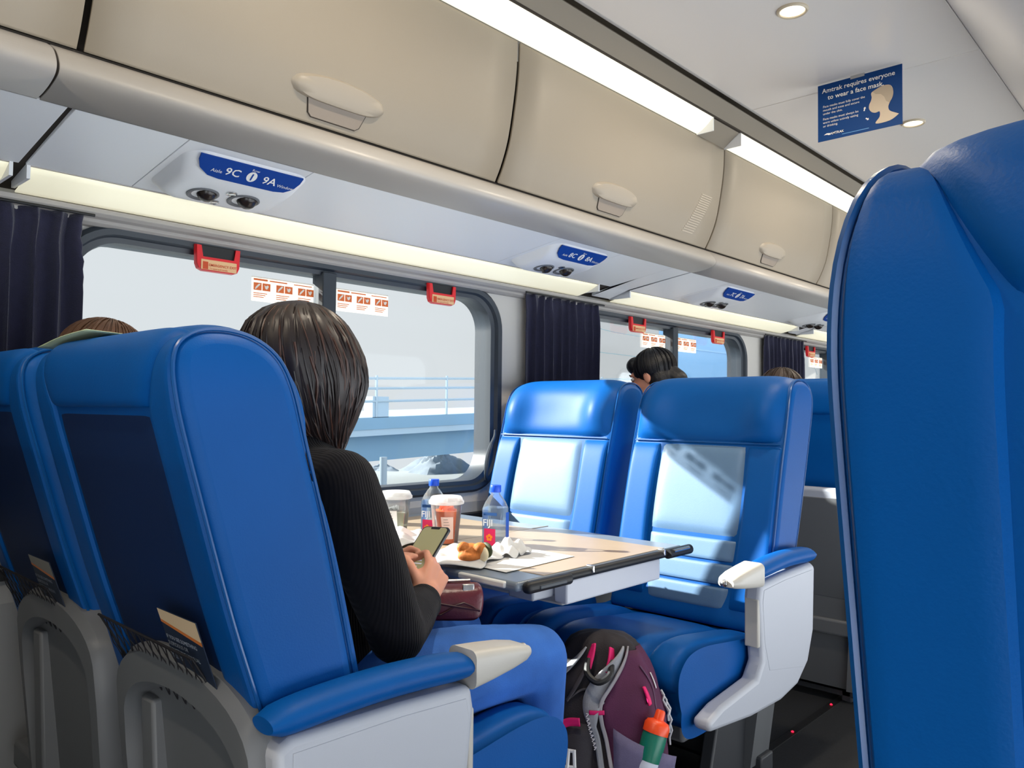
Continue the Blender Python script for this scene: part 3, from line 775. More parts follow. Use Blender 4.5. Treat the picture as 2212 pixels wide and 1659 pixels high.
    if shell:
        s = aisle; ya, yb = s * (hw + .003), s * (hw + .052)
        prof = [(-.215, .640), (-.19, .652), (0.0, .648), (.150, .640), (.158, .60), (.146, .50), (.136, .43), (.17, .392), (.36, .372), (.43, .352), (.425, .325), (.20, .302), (.02, .298), (-.09, .315), (-.165, .365), (-.205, .45)]
        prof = [(x, z) for x, z in prof]
        sh = o(G().prism([(x, ya, z) for x, z in prof], (0, yb - ya, 0)), 'armrest_shell', GREY, bevel=.012, bseg=3)
        inset = [(-.19, .632), (0, .630), (.135, .622), (.142, .59), (.130, .48), (.10, .40), (-.12, .36), (-.185, .47)]
        o(G().prism([(x, yb - s * .001, z) for x, z in inset], (0, s * .0022, 0)), 'side_panel', GREY, sh, bevel=.001)
        # padded top
        def pad(u, v):
            x = -.225 + .385 * u; a = PI * (v * 1.0)
            r = .030 * (1 - abs(2 * u - 1) ** 10) ** .5
            yy = (ya + yb) / 2 + math.cos(a) * (abs(yb - ya) / 2 + .012) * (s)
            zz = .652 + math.sin(a) * (r + .012) + .016 * math.sin(PI * u)
            return V((x, yy, zz))
        gp = G(); secs = []
        for i in range(21):
            u = i / 20; e = (1 - abs(2 * u - 1) ** 8) ** .5; cx = -.222 + .384 * u; cz = .672 + .010 * math.sin(PI * u) - .004 * u
            secs.append([V((cx, (ya + yb) / 2 + math.cos(2 * PI * k / 18) * .034 * (.8 + .2 * e), cz + math.sin(2 * PI * k / 18) * .024 * (.45 + .55 * e))) for k in range(18)])
        o(gp.loft(secs), 'armrest_pad', LEATHER)
        # grey nose with recline button
        secs = []
        for (x, hy, z0, z1) in ((.150, .034, .632, .697), (.20, .034, .637, .692), (.25, .033, .643, .686), (.285, .030, .648, .679), (.302, .022, .653, .672)):
            secs.append([V((x, (ya + yb) / 2 + a, (z0 + z1) / 2 + b)) for a, b in rrect(hy, (z1 - z0) / 2, min(.014, (z1 - z0) / 2.2), 4)])
        ns = o(G().loft(secs), 'armrest_nose', NOSE, smooth=50)
        o(G().lathe([(.010, 0), (.010, .008), (.007, .011), (0, .012)], (.301, (ya + yb) / 2 - s * .004, .662), 16, (1, 0, 0)), 'recline_button', CHROME, ns)
        o(G().box(.145, .160, (ya + yb) / 2 - .020, (ya + yb) / 2 + .020, .47, .60), 'front_plate', NOSE, sh, bevel=.004)
    if rear:
        # hard grey fairing behind the lower back, arched top, recessed middle
        hwf = .236
        def arch(sx): return .62 + .065 * (1 - (sx) ** 2) ** .5 if abs(sx) < 1 else .62
        pts = [(-hwf + .035, .05)] + [(-hwf + .012, .30), (-hwf, .56)] + [(hwf * math.sin(a), .60 + .125 * math.cos(a) ** .7 if math.cos(a) > 0 else .60) for a in [(-80 + 160 * k / 16) * PI / 180 for k in range(17)]] + [(hwf, .56), (hwf - .012, .30), (hwf - .035, .05)]
        def bx(z): return -.205 + (.66 - z) * .10
        secs = []
        for (s_, dx) in ((1.0, .10), (1.0, -.018), (.965, -.034), (.84, -.036), (.80, -.012)):
            secs.append([V((bx(.3 + (z - .3) * s_) + dx, fy + y * s_, .05 + (z - .05) * (1 - (1 - s_) * .55))) for y, z in pts])
        rf = o(G().loft(secs), 'rear_fairing', GREYD, smooth=40)
        o(G().prism([(bx(.5) - .024, fy + hwf * .50, .10), (bx(.5) - .024, fy + hwf * .28, .10), (bx(.6) - .028, fy + hwf * .42, .62), (bx(.6) - .028, fy + hwf * .62, .62)], (.05, 0, 0)), 'fairing_rib', GREYD, rf, bevel=.006)
    if pocket:
        g = G()
        def bp_(z, y, out):
            tq = back(z); p, n = path.at(tq); return V((p.x, y, p.z)) + n * out
        zA, zB = .645, .755; yA, yB = -hw + .10, hw - .10
        for i in range(13):
            for (da) in (-1, 1):
                pts = []
                for q in range(9):
                    zz = zA + (zB - zA) * q / 8; y = yA + (yB - yA) * ((i / 12) + da * .16 * (q / 8 - .5))
                    if yA <= y <= yB: pts.append(bp_(zz, y, .020 + .012 * (q / 8)))
                if len(pts) > 1: g.tube(pts, .0010, 4)
        g.tube([bp_(zB, yA + (yB - yA) * q / 10, .033) for q in range(11)], .0022, 6)
        for yy in (yA, yB): g.tube([bp_(zA + (zB - zA) * q / 5, yy, .012 + .02 * q / 5) for q in range(6)], .0018, 6)
        o(g, 'net_pocket', NET)
    if tray:
        def bp2(z, y, out):
            p, n = path.at(back(z)); return V((p.x, y, p.z)) + n * out
        a, b = bp2(.58, 0, .014), bp2(.84, 0, .014); up_ = (b - a).normalized(); nn = V((up_.z, 0, -up_.x)) * -1
        if nn.x > 0: nn = -nn
        tr = o(G().obox((a + b) / 2 + V((.0, 0, -.11)) + nn * .012, V((0, 1, 0)), up_, nn, hw - .03, .235, .014), 'tray_table', GREY, bevel=.012, bseg=3)
        o(G().obox((a + b) / 2 + V((.0, 0, -.11)) + nn * .024, V((0, 1, 0)), up_, nn, hw - .10, .20, .004), 'tray_recess', GREYD, tr, bevel=.004)
        o(G().obox(a + nn * .03 + V((0, 0, -.09)), V((0, 1, 0)), up_, nn, .05, .022, .006), 'tray_latch', GREYD, tr, bevel=.003)
    return t, path, back
SG = 'blue leather train seats'
sA, pathA, backA = seat('blue leather aisle seat holding the woman with the phone', .786, 1.275, 1, .55, -1, SG, fy=-.065)
sB, pathB, backB = seat('blue leather window seat left of the seated woman, back in shadow', .786, 1.90, 1, .55, -1, SG, shell=False, fy=-.13)
sC, pathC, backC = seat('sunlit blue leather aisle seat facing the viewer across the table', 2.17, 1.275, -1, .55, 1, SG, pocket=False)
sD, pathD, backD = seat('sunlit blue leather window seat facing the viewer beside the big window', 2.17, 1.914, -1, .55, 1, SG, shell=False, pocket=False)
sE, _, _ = seat('dark blue aisle seat seen from behind beyond the facing seats, with grey tray', 3.26, 1.275, 1, .55, -1, SG, up=math.radians(4), tray=True, pocket=False)
sF, _, _ = seat('blue window seat of the row behind the facing seats, mostly hidden', 3.26, 1.90, 1, .55, -1, SG, up=math.radians(4), tray=True, pocket=False, shell=False)
sG, _, _ = seat('huge near blue leather single seat filling the right edge, seen from behind', .385 + .282, -.128, 1, .55, 1, SG, up=math.radians(4), shell=True, pocket=True, padz=1.150, band=.066)

# ================================================================== TABLE
TZ = 0.722
tb = thing('folding_table', 'tan and grey folding table between the facing seats, crowded with food and drinks', 'table', (1.66, 1.68, 0))
X0, X1, Y0, Y1 = 1.285, 1.985, 1.155, 2.198
G().box(X0, X1, Y0 + .012, Y1, TZ - .022, TZ).obj('table_top', mat('table_grey', (118, 130, 144), .3), tb, bevel=.008, bseg=3)
TAN = mat('table_tan', (164, 145, 122), .38, var=.06, vscale=20)
G().box(X0 + .10, X1 - .085, Y0 + .02, Y1 - .06, TZ - .004, TZ + .0012).obj('tan_inlay', TAN, tb, bevel=.001)
G().box(X0 + .002, X1 - .002, 1.665, 1.669, TZ - .003, TZ + .0016).obj('fold_line', mat('table_line', (150, 140, 126), .5), tb)
G().tube([(X0 + .03, Y0 + .006, TZ - .010), (X1 - .05, Y0 + .006, TZ - .010)], .0105, 12).obj('edge_bumper', BLACK, tb)
bl = G().tube([(X1 - .105, Y0 - .002, TZ - .010), (X1 + .012, Y0 - .002, TZ - .010)], .0135, 14).obj('corner_bumper', BLACK, tb)
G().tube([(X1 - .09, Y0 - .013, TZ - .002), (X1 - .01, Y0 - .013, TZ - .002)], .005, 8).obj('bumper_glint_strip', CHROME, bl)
h = G().box(X0 + .015, X0 + .175, Y0 - .012, Y0 + .014, TZ - .026, TZ + .0005).obj('fold_handle', BLACK, tb, bevel=.010, bseg=3)
G().box(X0 + .05, X0 + .145, Y0 - .0145, Y0 - .010, TZ - .019, TZ - .009).obj('handle_slot', BLACKG, h, bevel=.003)
G().box(X0 + .25, X0 + .258, Y0 - .008, Y0 + .014, TZ - .012, TZ + .006).obj('edge_clip', CHROME, tb, bevel=.002)
G().box(X1 - .13, X1 - .122, Y0 - .008, Y0 + .014, TZ - .012, TZ + .006).obj('edge_clip', CHROME, tb, bevel=.002)
for ya, yb in ((1.20, 1.35), (1.47, 1.64)):
    G().box(X0 - .006, X0 + .008, ya, yb, TZ - .017, TZ - .002).obj('edge_strip', mat('silver_strip', (232, 232, 228), .25), tb, bevel=.004)
G().box(1.47, 1.88, 1.175, 1.215, TZ - .082, TZ - .024).obj('side_rail', mat('table_underframe', (206, 210, 222), .4), tb, bevel=.005)
G().box(1.56, 1.80, 1.26, 2.19, TZ - .115, TZ - .03).obj('support_arm', mat('table_underframe2', (196, 200, 204), .4), tb, bevel=.006)
G().box(1.40, 1.50, 1.22, 1.30, TZ - .07, TZ - .024).obj('hinge_block', GREY, tb, bevel=.005)
G().box(1.42, 1.54, 2.06, 2.19, .005, TZ - .025).obj('wall_leg', GREY, tb, bevel=.01)

# ------------------------------------------------------------------ things on the table
PET = clear_mat('clear_bottle', (246, 249, 251), .06, milk=.06)
WATER = clear_mat('water', (236, 242, 246), .05, milk=.16, milk_rgb=(200, 220, 235))
CAPB = mat('bottle_cap_blue', (20, 80, 220), .35)
PINK = mat('label_pink', (226, 28, 96), .5); LBLUE = mat('label_blue', (24, 90, 205), .45)
def water_bottle(x, y, label, ang):
    t = thing('water_bottle', label, 'water bottle', (x, y, TZ), 'square water bottles on the table')
    r = .0305
    prof = [(r * .86, .0015), (r * .98, .006), (r, .012), (r, .098), (r * .98, .106), (r * .80, .122), (r * .55, .138), (r * .42, .144), (r * .42, .150), (r * .50, .151), (r * .50, .154), (r * .40, .155), (r * .40, .160)]
    sec = []
    g = G()
    for rr, hh in prof:
        q = min(1, max(0, (.145 - hh) / .03)); pw = 2 + 5 * q
        s = []
        for k in range(40):
            a = 2 * PI * k / 40; c, sn = math.cos(a), math.sin(a); f = (abs(c) ** pw + abs(sn) ** pw) ** (-1 / pw)
            s.append(V((x + rr * f * math.cos(a + ang), y + rr * f * math.sin(a + ang), TZ + hh)))
        sec.append(s)
    g.loft(sec); g.obj('bottle_body', PET, t)
    sec = []
    for rr, hh in ((r * .84, .004), (r * .95, .012), (r * .95, .098), (r * .90, .108)):
        sec.append([V((x + rr * ((abs(math.cos(2 * PI * k / 32)) ** 7 + abs(math.sin(2 * PI * k / 32)) ** 7) ** (-1 / 7)) * math.cos(2 * PI * k / 32 + ang), y + rr * ((abs(math.cos(2 * PI * k / 32)) ** 7 + abs(math.sin(2 * PI * k / 32)) ** 7) ** (-1 / 7)) * math.sin(2 * PI * k / 32 + ang), TZ + hh)) for k in range(32)])
    G().loft(sec).obj('water_fill', WATER, t)
    G().lathe([(.0150, .150), (.0155, .151), (.0155, .168), (.0145, .1695), (0, .1698)], (x, y, TZ), 28).obj('cap', CAPB, t)
    n = V((math.cos(ang + PI), math.sin(ang + PI), 0)); uu = V((0, 0, 1)).cross(n)   # printed face
    ctr = V((x, y, TZ)) + n * (r + .0006)
    def rect(u0, u1, v0, v1, o=0): return [ctr + uu * u0 + V((0, 0, v0)) + n * o, ctr + uu * u1 + V((0, 0, v0)) + n * o, ctr + uu * u1 + V((0, 0, v1)) + n * o, ctr + uu * u0 + V((0, 0, v1)) + n * o]
    G().add(rect(-.020, .014, .006, .052), [(0, 1, 2, 3)]).obj('flower_label', PINK, t, smooth=0)
    fl = G()
    for k in range(5):
        a = 2 * PI * k / 5 + .3; c = ctr + uu * (-.004 + .006 * math.cos(a)) + V((0, 0, .028 + .006 * math.sin(a))) + n * .0004
        fl.add([c + uu * (.0042 * math.cos(2 * PI * q / 10)) + V((0, 0, .0042 * math.sin(2 * PI * q / 10))) for q in range(10)], [tuple(range(10))])
    fl.obj('flower_print', mat('label_orange', (250, 140, 30), .5), t, smooth=0)
    text('FIJI', .025, ctr + uu * -.024 + V((0, 0, .060)) + n * .0002, uu, V((0, 0, 1)), mat('label_white', (236, 240, 246), .5), t, bold=.02, name='lettering')
    G().add(rect(-.022, .018, .088, .096), [(0, 1, 2, 3)]).obj('top_label_band', mat('label_deep_blue', (20, 70, 130), .5), t, smooth=0)
    n2 = V((math.cos(ang - PI / 2), math.sin(ang - PI / 2), 0)); u2 = V((0, 0, 1)).cross(n2); c2 = V((x, y, TZ)) + n2 * (r + .0006)
    G().add([c2 + u2 * a + V((0, 0, b)) for a, b in ((.002, .010), (.024, .010), (.024, .094), (.002, .094))], [(0, 1, 2, 3)]).obj('back_label', LBLUE, t, smooth=0)
water_bottle(1.587, 1.525, 'square water bottle with blue cap standing alone near the table middle', .35)
water_bottle(1.580, 1.775, 'square water bottle with blue cap behind the orange iced drink', .35)
CUPM = clear_mat('cup_plastic', (250, 250, 250), .08, milk=.07, milk_rgb=(245, 245, 245), rough=.1)
LIDM = clear_mat('cup_lid_plastic', (250, 250, 250), .08, milk=.62, milk_rgb=(246, 246, 246), rough=.15)
def cup(x, y, label, liquid, level, h, label_rgb, ice, sang, bits=None):
    t = thing('iced_drink_cup', label, 'drink cup', (x, y, TZ), 'lidded iced drink cups')
    r0, r1 = .033, .045
    R = lambda z: r0 + (r1 - r0) * z / h
    G().lathe([(r0 - .003, .001), (r0, .002), (R(h * .5), h * .5), (r1, h), (r1 + .0015, h + .001), (r1 - .002, h), (R(h * .5) - .0015, h * .5), (r0 - .0015, .004), (0, .0042)], (x, y, TZ), 36).obj('cup_body', CUPM, t)
    l1, l2 = liquid
    zz = level * h
    G().lathe([(0, .005), (r0 - .0022, .005), (R(zz * .45) - .0022, zz * .45), (R(zz * .45) - .0022, zz * .451), (0, zz * .452)], (x, y, TZ), 30).obj('drink_bottom', l1, t)
    G().lathe([(0, zz * .455), (R(zz * .455) - .0022, zz * .455), (R(zz) - .0022, zz), (0, zz + .001)], (x, y, TZ), 30).obj('drink_top', l2, t)
    rnd = random.Random(int(x * 1000)); g = G()
    for k in range(9):
        a = rnd.uniform(0, 6.28); rr = rnd.uniform(.0, .022); ax = V((rnd.uniform(-1, 1), rnd.uniform(-1, 1), rnd.uniform(-1, 1))).normalized(); ay = ax.orthogonal().normalized(); az = ax.cross(ay)
        g.obox((x + rr * math.cos(a), y + rr * math.sin(a), TZ + zz + rnd.uniform(-.004, .008)), ax, ay, az, .009, .009, .008)
    g.obj('ice_cubes', ice, t, bevel=.002)['kind'] = 'stuff'
    z0 = h
    G().lathe([(r1 + .001, z0 - .006), (r1 + .005, z0 - .004), (r1 + .005, z0 + .003), (r1 + .002, z0 + .006), (r1 - .001, z0 + .013), (r1 - .004, z0 + .016), (r1 - .010, z0 + .013), (.008, z0 + .012), (.006, z0 + .010), (0, z0 + .010)], (x, y, TZ), 36).obj('lid', LIDM, t)
    lb = G()
    def lf(u, v):
        z = .018 + .062 * v; a = sang + (u - .5) * .85 + (v - .5) * -.12; rr = R(z) + .0008; return V((x + rr * math.cos(a), y + rr * math.sin(a), TZ + z))
    lo = lb.sheet(lf, 8, 6).obj('order_label', mat('order_label_' + str(label_rgb[1]), label_rgb, .6), t)
    g = G()
    for q in range(6):
        def ln(u, v, q=q):
            z = .072 - q * .0075 + .0016 * v; a = sang - .30 + u * (.30 + .06 * (q % 3)) - (.5 - z / .08) * .0; rr = R(z) + .0014; return V((x + rr * math.cos(a), y + rr * math.sin(a), TZ + z))
        g.sheet(ln, 5, 1)
    g.obj('label_print', mat('faint_print', (150, 130, 125), .6), lo)
ICE = clear_mat('ice', (235, 240, 242), .1, milk=.35, rough=.2)
camdir = math.atan2(-1.6, -1.5)
LIQ_O = mat('orange_juice', (252, 112, 30), .4); LIQ_G = clear_mat('green_liquid', (220, 225, 140), .06, milk=.6, milk_rgb=(206, 214, 120))
LIQ_P = clear_mat('pale_liquid', (230, 232, 215), .06, milk=.4, milk_rgb=(226, 228, 206))
cup(1.515, 1.648, 'iced orange drink cup with white lid in front of a water bottle', (LIQ_O, LIQ_O), .80, .118, (236, 206, 196), mat('orange_fruit', (250, 104, 36), .35), camdir + .12)
cup(1.495, 1.850, 'pale lime iced drink cup with white lid beside her shoulder', (LIQ_G, LIQ_P), .62, .118, (232, 232, 228), ICE, camdir - .2)
# papers, wrapper, sandwich
PAPER = mat('white_paper', (214, 214, 214), .7)
def crumple(name, c, sx, sy, h, label, cat, rot=0, seed=1, m=PAPER, edge=.25):
    rnd = random.Random(seed); ph = [rnd.uniform(0, 6.28) for _ in range(8)]; fr = [rnd.uniform(3, 9) for _ in range(8)]
    g = G()
    cr, sr = math.cos(rot), math.sin(rot)
    def fn(u, v):
        a, b = (u - .5) * 2, (v - .5) * 2
        e = max(0, 1 - abs(a) ** 3) * max(0, 1 - abs(b) ** 3)
        z = h * e * (.45 + .35 * math.sin(fr[0] * a + ph[0]) * math.sin(fr[1] * b + ph[1]) + .25 * abs(math.sin(fr[2] * a + fr[3] * b + ph[2]))) + edge * h * (0.5 + .5 * math.sin(fr[4] * (a + b) + ph[4]))
        x = a * sx * (1 + .08 * math.sin(4 * b + ph[5])); y = b * sy * (1 + .08 * math.sin(5 * a + ph[6]))
        return V((c[0] + x * cr - y * sr, c[1] + x * sr + y * cr, c[2] + .003 + max(0, z)))
    return tag(g.sheet(fn, 34, 34).obj(name, m, smooth=25, solid=.0012), label, cat)
sp = [onZ(1240, 1203, TZ + .001), onZ(1093, 1238, TZ + .001), onZ(1020, 1222, TZ + .001), onZ(1125, 1183, TZ + .001)]
tag(G().prism([p + V((0, 0, .0012)) for p in sp], (0, 0, .0008)).obj('paper_sheet', PAPER), 'flat white paper sheet lying near the aisle corner of the table', 'paper')
crumple('food_wrapper', (1.375, 1.435, TZ + .002), .105, .085, .030, 'crumpled white food wrapper under the bitten sandwich on the table', 'wrapper', .4, 4)
crumple('paper_napkin', (1.515, 1.405, TZ + .002), .050, .045, .042, 'crumpled white napkin in front of the single water bottle', 'napkin', .2, 9)
crumple('paper_bag', (1.430, 1.760, TZ + .002), .09, .09, .032, 'white paper bag lying below the pale lime drink, behind her hand', 'paper bag', .1, 12)
sw = onZ(1022, 1192, TZ + .035)
g = G().ball(sw + V((0, .01, 0)), (.030, .024, .020)).ball(sw + V((.012, -.012, .006)), (.020, .018, .017)).ball(sw + V((-.016, .018, .010)), (.018, .014, .014)).ball(sw + V((-.005, .005, -.010)), (.034, .028, .014))
so = g.obj('bitten_sandwich', mat('toasted_crust', (196, 112, 44), .7, bump=.8, bscale=120, var=.5, vscale=60), remesh=.003, smit=2)
tag(so, 'bitten piece of brown crusty sandwich on the white wrapper', 'sandwich')
G().ball(sw + V((.022, -.022, .004)), (.007, .022, .020)).obj('lettuce_edge', mat('dark_lettuce', (60, 70, 40), .6), so, remesh=.003)
G().ball(sw + V((.012, -.018, -.004)), (.010, .022, .020)).obj('bread_crumb', mat('bread_white', (240, 226, 190), .8), so, remesh=.003)

# ================================================================== PEOPLE
SKIN = mat('skin', (214, 150, 124), .5, var=.06, vscale=30)
SKIN.node_tree.nodes['Principled BSDF'].inputs['Subsurface Weight'].default_value = .12
SKIN.node_tree.nodes['Principled BSDF'].inputs['Subsurface Radius'].default_value = (.02, .008, .004)
HAIRM = mat('brown_hair', (36, 27, 27), .40, spec=.5, var=.45, vscale=26)
HAIRR = mat('reddish_hair', (70, 42, 32), .42, spec=.6, var=.4, vscale=26)
def head_geo(g, c, f, up, s=1.0):
    """c: centre of the skull, f: facing direction, up: crown direction"""
    f = V(f).normalized(); up = (V(up) - f * V(up).dot(f)).normalized(); l = up.cross(f)
    M3 = Matrix((l, f, up)).transposed()
    P = lambda a, b, d: V(c) + l * (a * s) + f * (b * s) + up * (d * s)
    g.ball(P(0, -.008, .028), (.074 * s, .092 * s, .084 * s), 18, 14, M3)
    g.ball(P(0, .030, -.030), (.060 * s, .058 * s, .078 * s), 16, 12, M3)
    g.ball(P(0, .052, -.088), (.030 * s, .026 * s, .022 * s), 12, 10, M3)
    for sd in (-1, 1):
        g.ball(P(sd * .034, .066, -.030), (.022 * s, .018 * s, .020 * s), 10, 8, M3)
        g.ball(P(sd * .074, -.006, -.012), (.010 * s, .018 * s, .030 * s), 10, 8, M3)
        g.ball(P(sd * .030, .078, .018), (.020 * s, .012 * s, .008 * s), 10, 8, M3)
    g.cap(P(0, .086, .008), P(0, .106, -.030), .008 * s, .013 * s)
    g.ball(P(0, .090, -.062), (.024 * s, .012 * s, .006 * s), 10, 8, M3); g.ball(P(0, .088, -.071), (.020 * s, .012 * s, .006 * s), 10, 8, M3)
    return P, M3
def face_parts(P, M3, body, s=1.0):
    for sd in (-1, 1):
        e = G().ball(P(sd * .031, .079, .001), (.012 * s, .008 * s, .0075 * s), 12, 10, M3).obj('eye', mat('eye_white', (232, 228, 224), .3), body)
        G().ball(P(sd * .031, .0865, .001), (.0052 * s, .003 * s, .0052 * s), 10, 8, M3).obj('iris', mat('iris_brown', (52, 32, 20), .3), e)
        G().cap(P(sd * .016, .0925, .018), P(sd * .046, .084, .021), .0035 * s, .0028 * s).obj('eyebrow', HAIRM, body)
    G().ball(P(0, .0965, -.066), (.021 * s, .007 * s, .008 * s), 12, 8, M3).obj('lips', mat('lips', (180, 92, 88), .45), body)
def hand_geo(g, w0, h, p, thumb, curl=(.5, .9, .7), spread=.2, s=1.0, tcurl=.4):
    """w0 wrist, h wrist->knuckles, p palm normal, thumb: direction on the thumb side"""
    h = V(h).normalized(); p = V(p); p = (p - h * p.dot(h)).normalized(); t = h.cross(p)
    if t.dot(V(thumb)) < 0: t = -t
    w0 = V(w0)
    P = lambda a, b, d: w0 + h * (a * s) + t * (b * s) + p * (d * s)
    for b in (-.024, -.008, .010, .026): g.cap(P(.018, b * .72, 0), P(.082, b * 1.08, -.002), .0145 * s, .0120 * s)
    g.cap(P(-.02, 0, 0), P(.03, 0, 0), .024 * s, .022 * s)
    g.cap(P(.02, .022, .006), P(.055, .030, .010), .017 * s, .012 * s)
    L = [(.038, .024, .020), (.043, .028, .022), (.040, .026, .021), (.031, .020, .018)]
    B = [.031, .011, -.010, -.029]
    nails = []
    for i in range(4):
        b0 = P(.086 - .004 * abs(i - 1), B[i], -.002); a = 0; d = h + t * (spread * (1.2 - i) * .28); d.normalize(); q = b0; ra = [.0092, .0084, .0076, .0066]
        for j in range(3):
            a += curl[j] * (1 + .07 * i)
            dd = (d * math.cos(a) + p * math.sin(a)).normalized(); e = q + dd * (L[i][j] * s)
            g.cap(q, e, ra[j] * s, ra[j + 1] * s); q = e
    q = P(.030, .034, .008); d = (t * .75 + h * .65 + p * .25).normalized()
    for j, (ln, r0, r1) in enumerate(((.040, .0125, .0105), (.032, .0105, .0092), (.026, .0092, .0072))):
        e = q + d * (ln * s); g.cap(q, e, r0 * s, r1 * s); q = e
        d = (d + p * tcurl - t * (tcurl * .9)).normalized()

# phone first: its frame guides the hands
PC = atD(912, 1196, 1.66)
pL = (RIGHT * .056 + UPV * .090 + FWD * .100).normalized()
pS0 = (RIGHT * .051 + UPV * .004 - FWD * .030); pS = (pS0 - pL * pS0.dot(pL)).normalized()
pN = pS.cross(pL)
if pN.dot(CAMO - PC) < 0: pN = -pN
ph = thing('smartphone', 'black smartphone with a lit screen held in the woman\'s hands', 'phone', PC)
def pr(hx, hy, z): return [PC + pS * a + pL * b + pN * z for a, b in rrect(hx, hy, .010, 6)]
G().loft([pr(.0345, .0725, -.004), pr(.036, .074, -.0025), pr(.036, .074, .0025), pr(.0345, .0725, .004)]).obj('phone_body', mat('phone_black', (26, 27, 30), .25), ph, smooth=30)
scr = G().loft([pr(.0325, .0705, .0038), pr(.0325, .0705, .0043)]).obj('screen', mat('phone_screen', (150, 146, 110), .15, emit=.35), ph, smooth=0)
G().add([PC + pS * a + pL * b + pN * .0046 for a, b in ((-.013, .0705), (.013, .0705), (.011, .065), (-.011, .065))], [(0, 1, 2, 3)]).obj('notch', mat('phone_black', (26, 27, 30)), scr, smooth=0)
gq = G()
for q in range(6): gq.add([PC + pS * a + pL * b + pN * .0046 for a, b in ((-.027, -.012 - q * .008), (.010 + .004 * (q % 3), -.012 - q * .008), (.010 + .004 * (q % 3), -.015 - q * .008), (-.027, -.015 - q * .008))], [(0, 1, 2, 3)])
gq.obj('screen_text_lines', mat('screen_dim', (196, 196, 206), .3, emit=.4), scr, smooth=0)
G().add([PC + pS * a + pL * b + pN * .0047 for a, b in ((-.027, -.062), (.004, -.062), (.004, -.056), (-.027, -.056))], [(0, 1, 2, 3)]).obj('blue_bubble', mat('bubble_blue', (60, 90, 220), .3, emit=.5), scr, smooth=0)

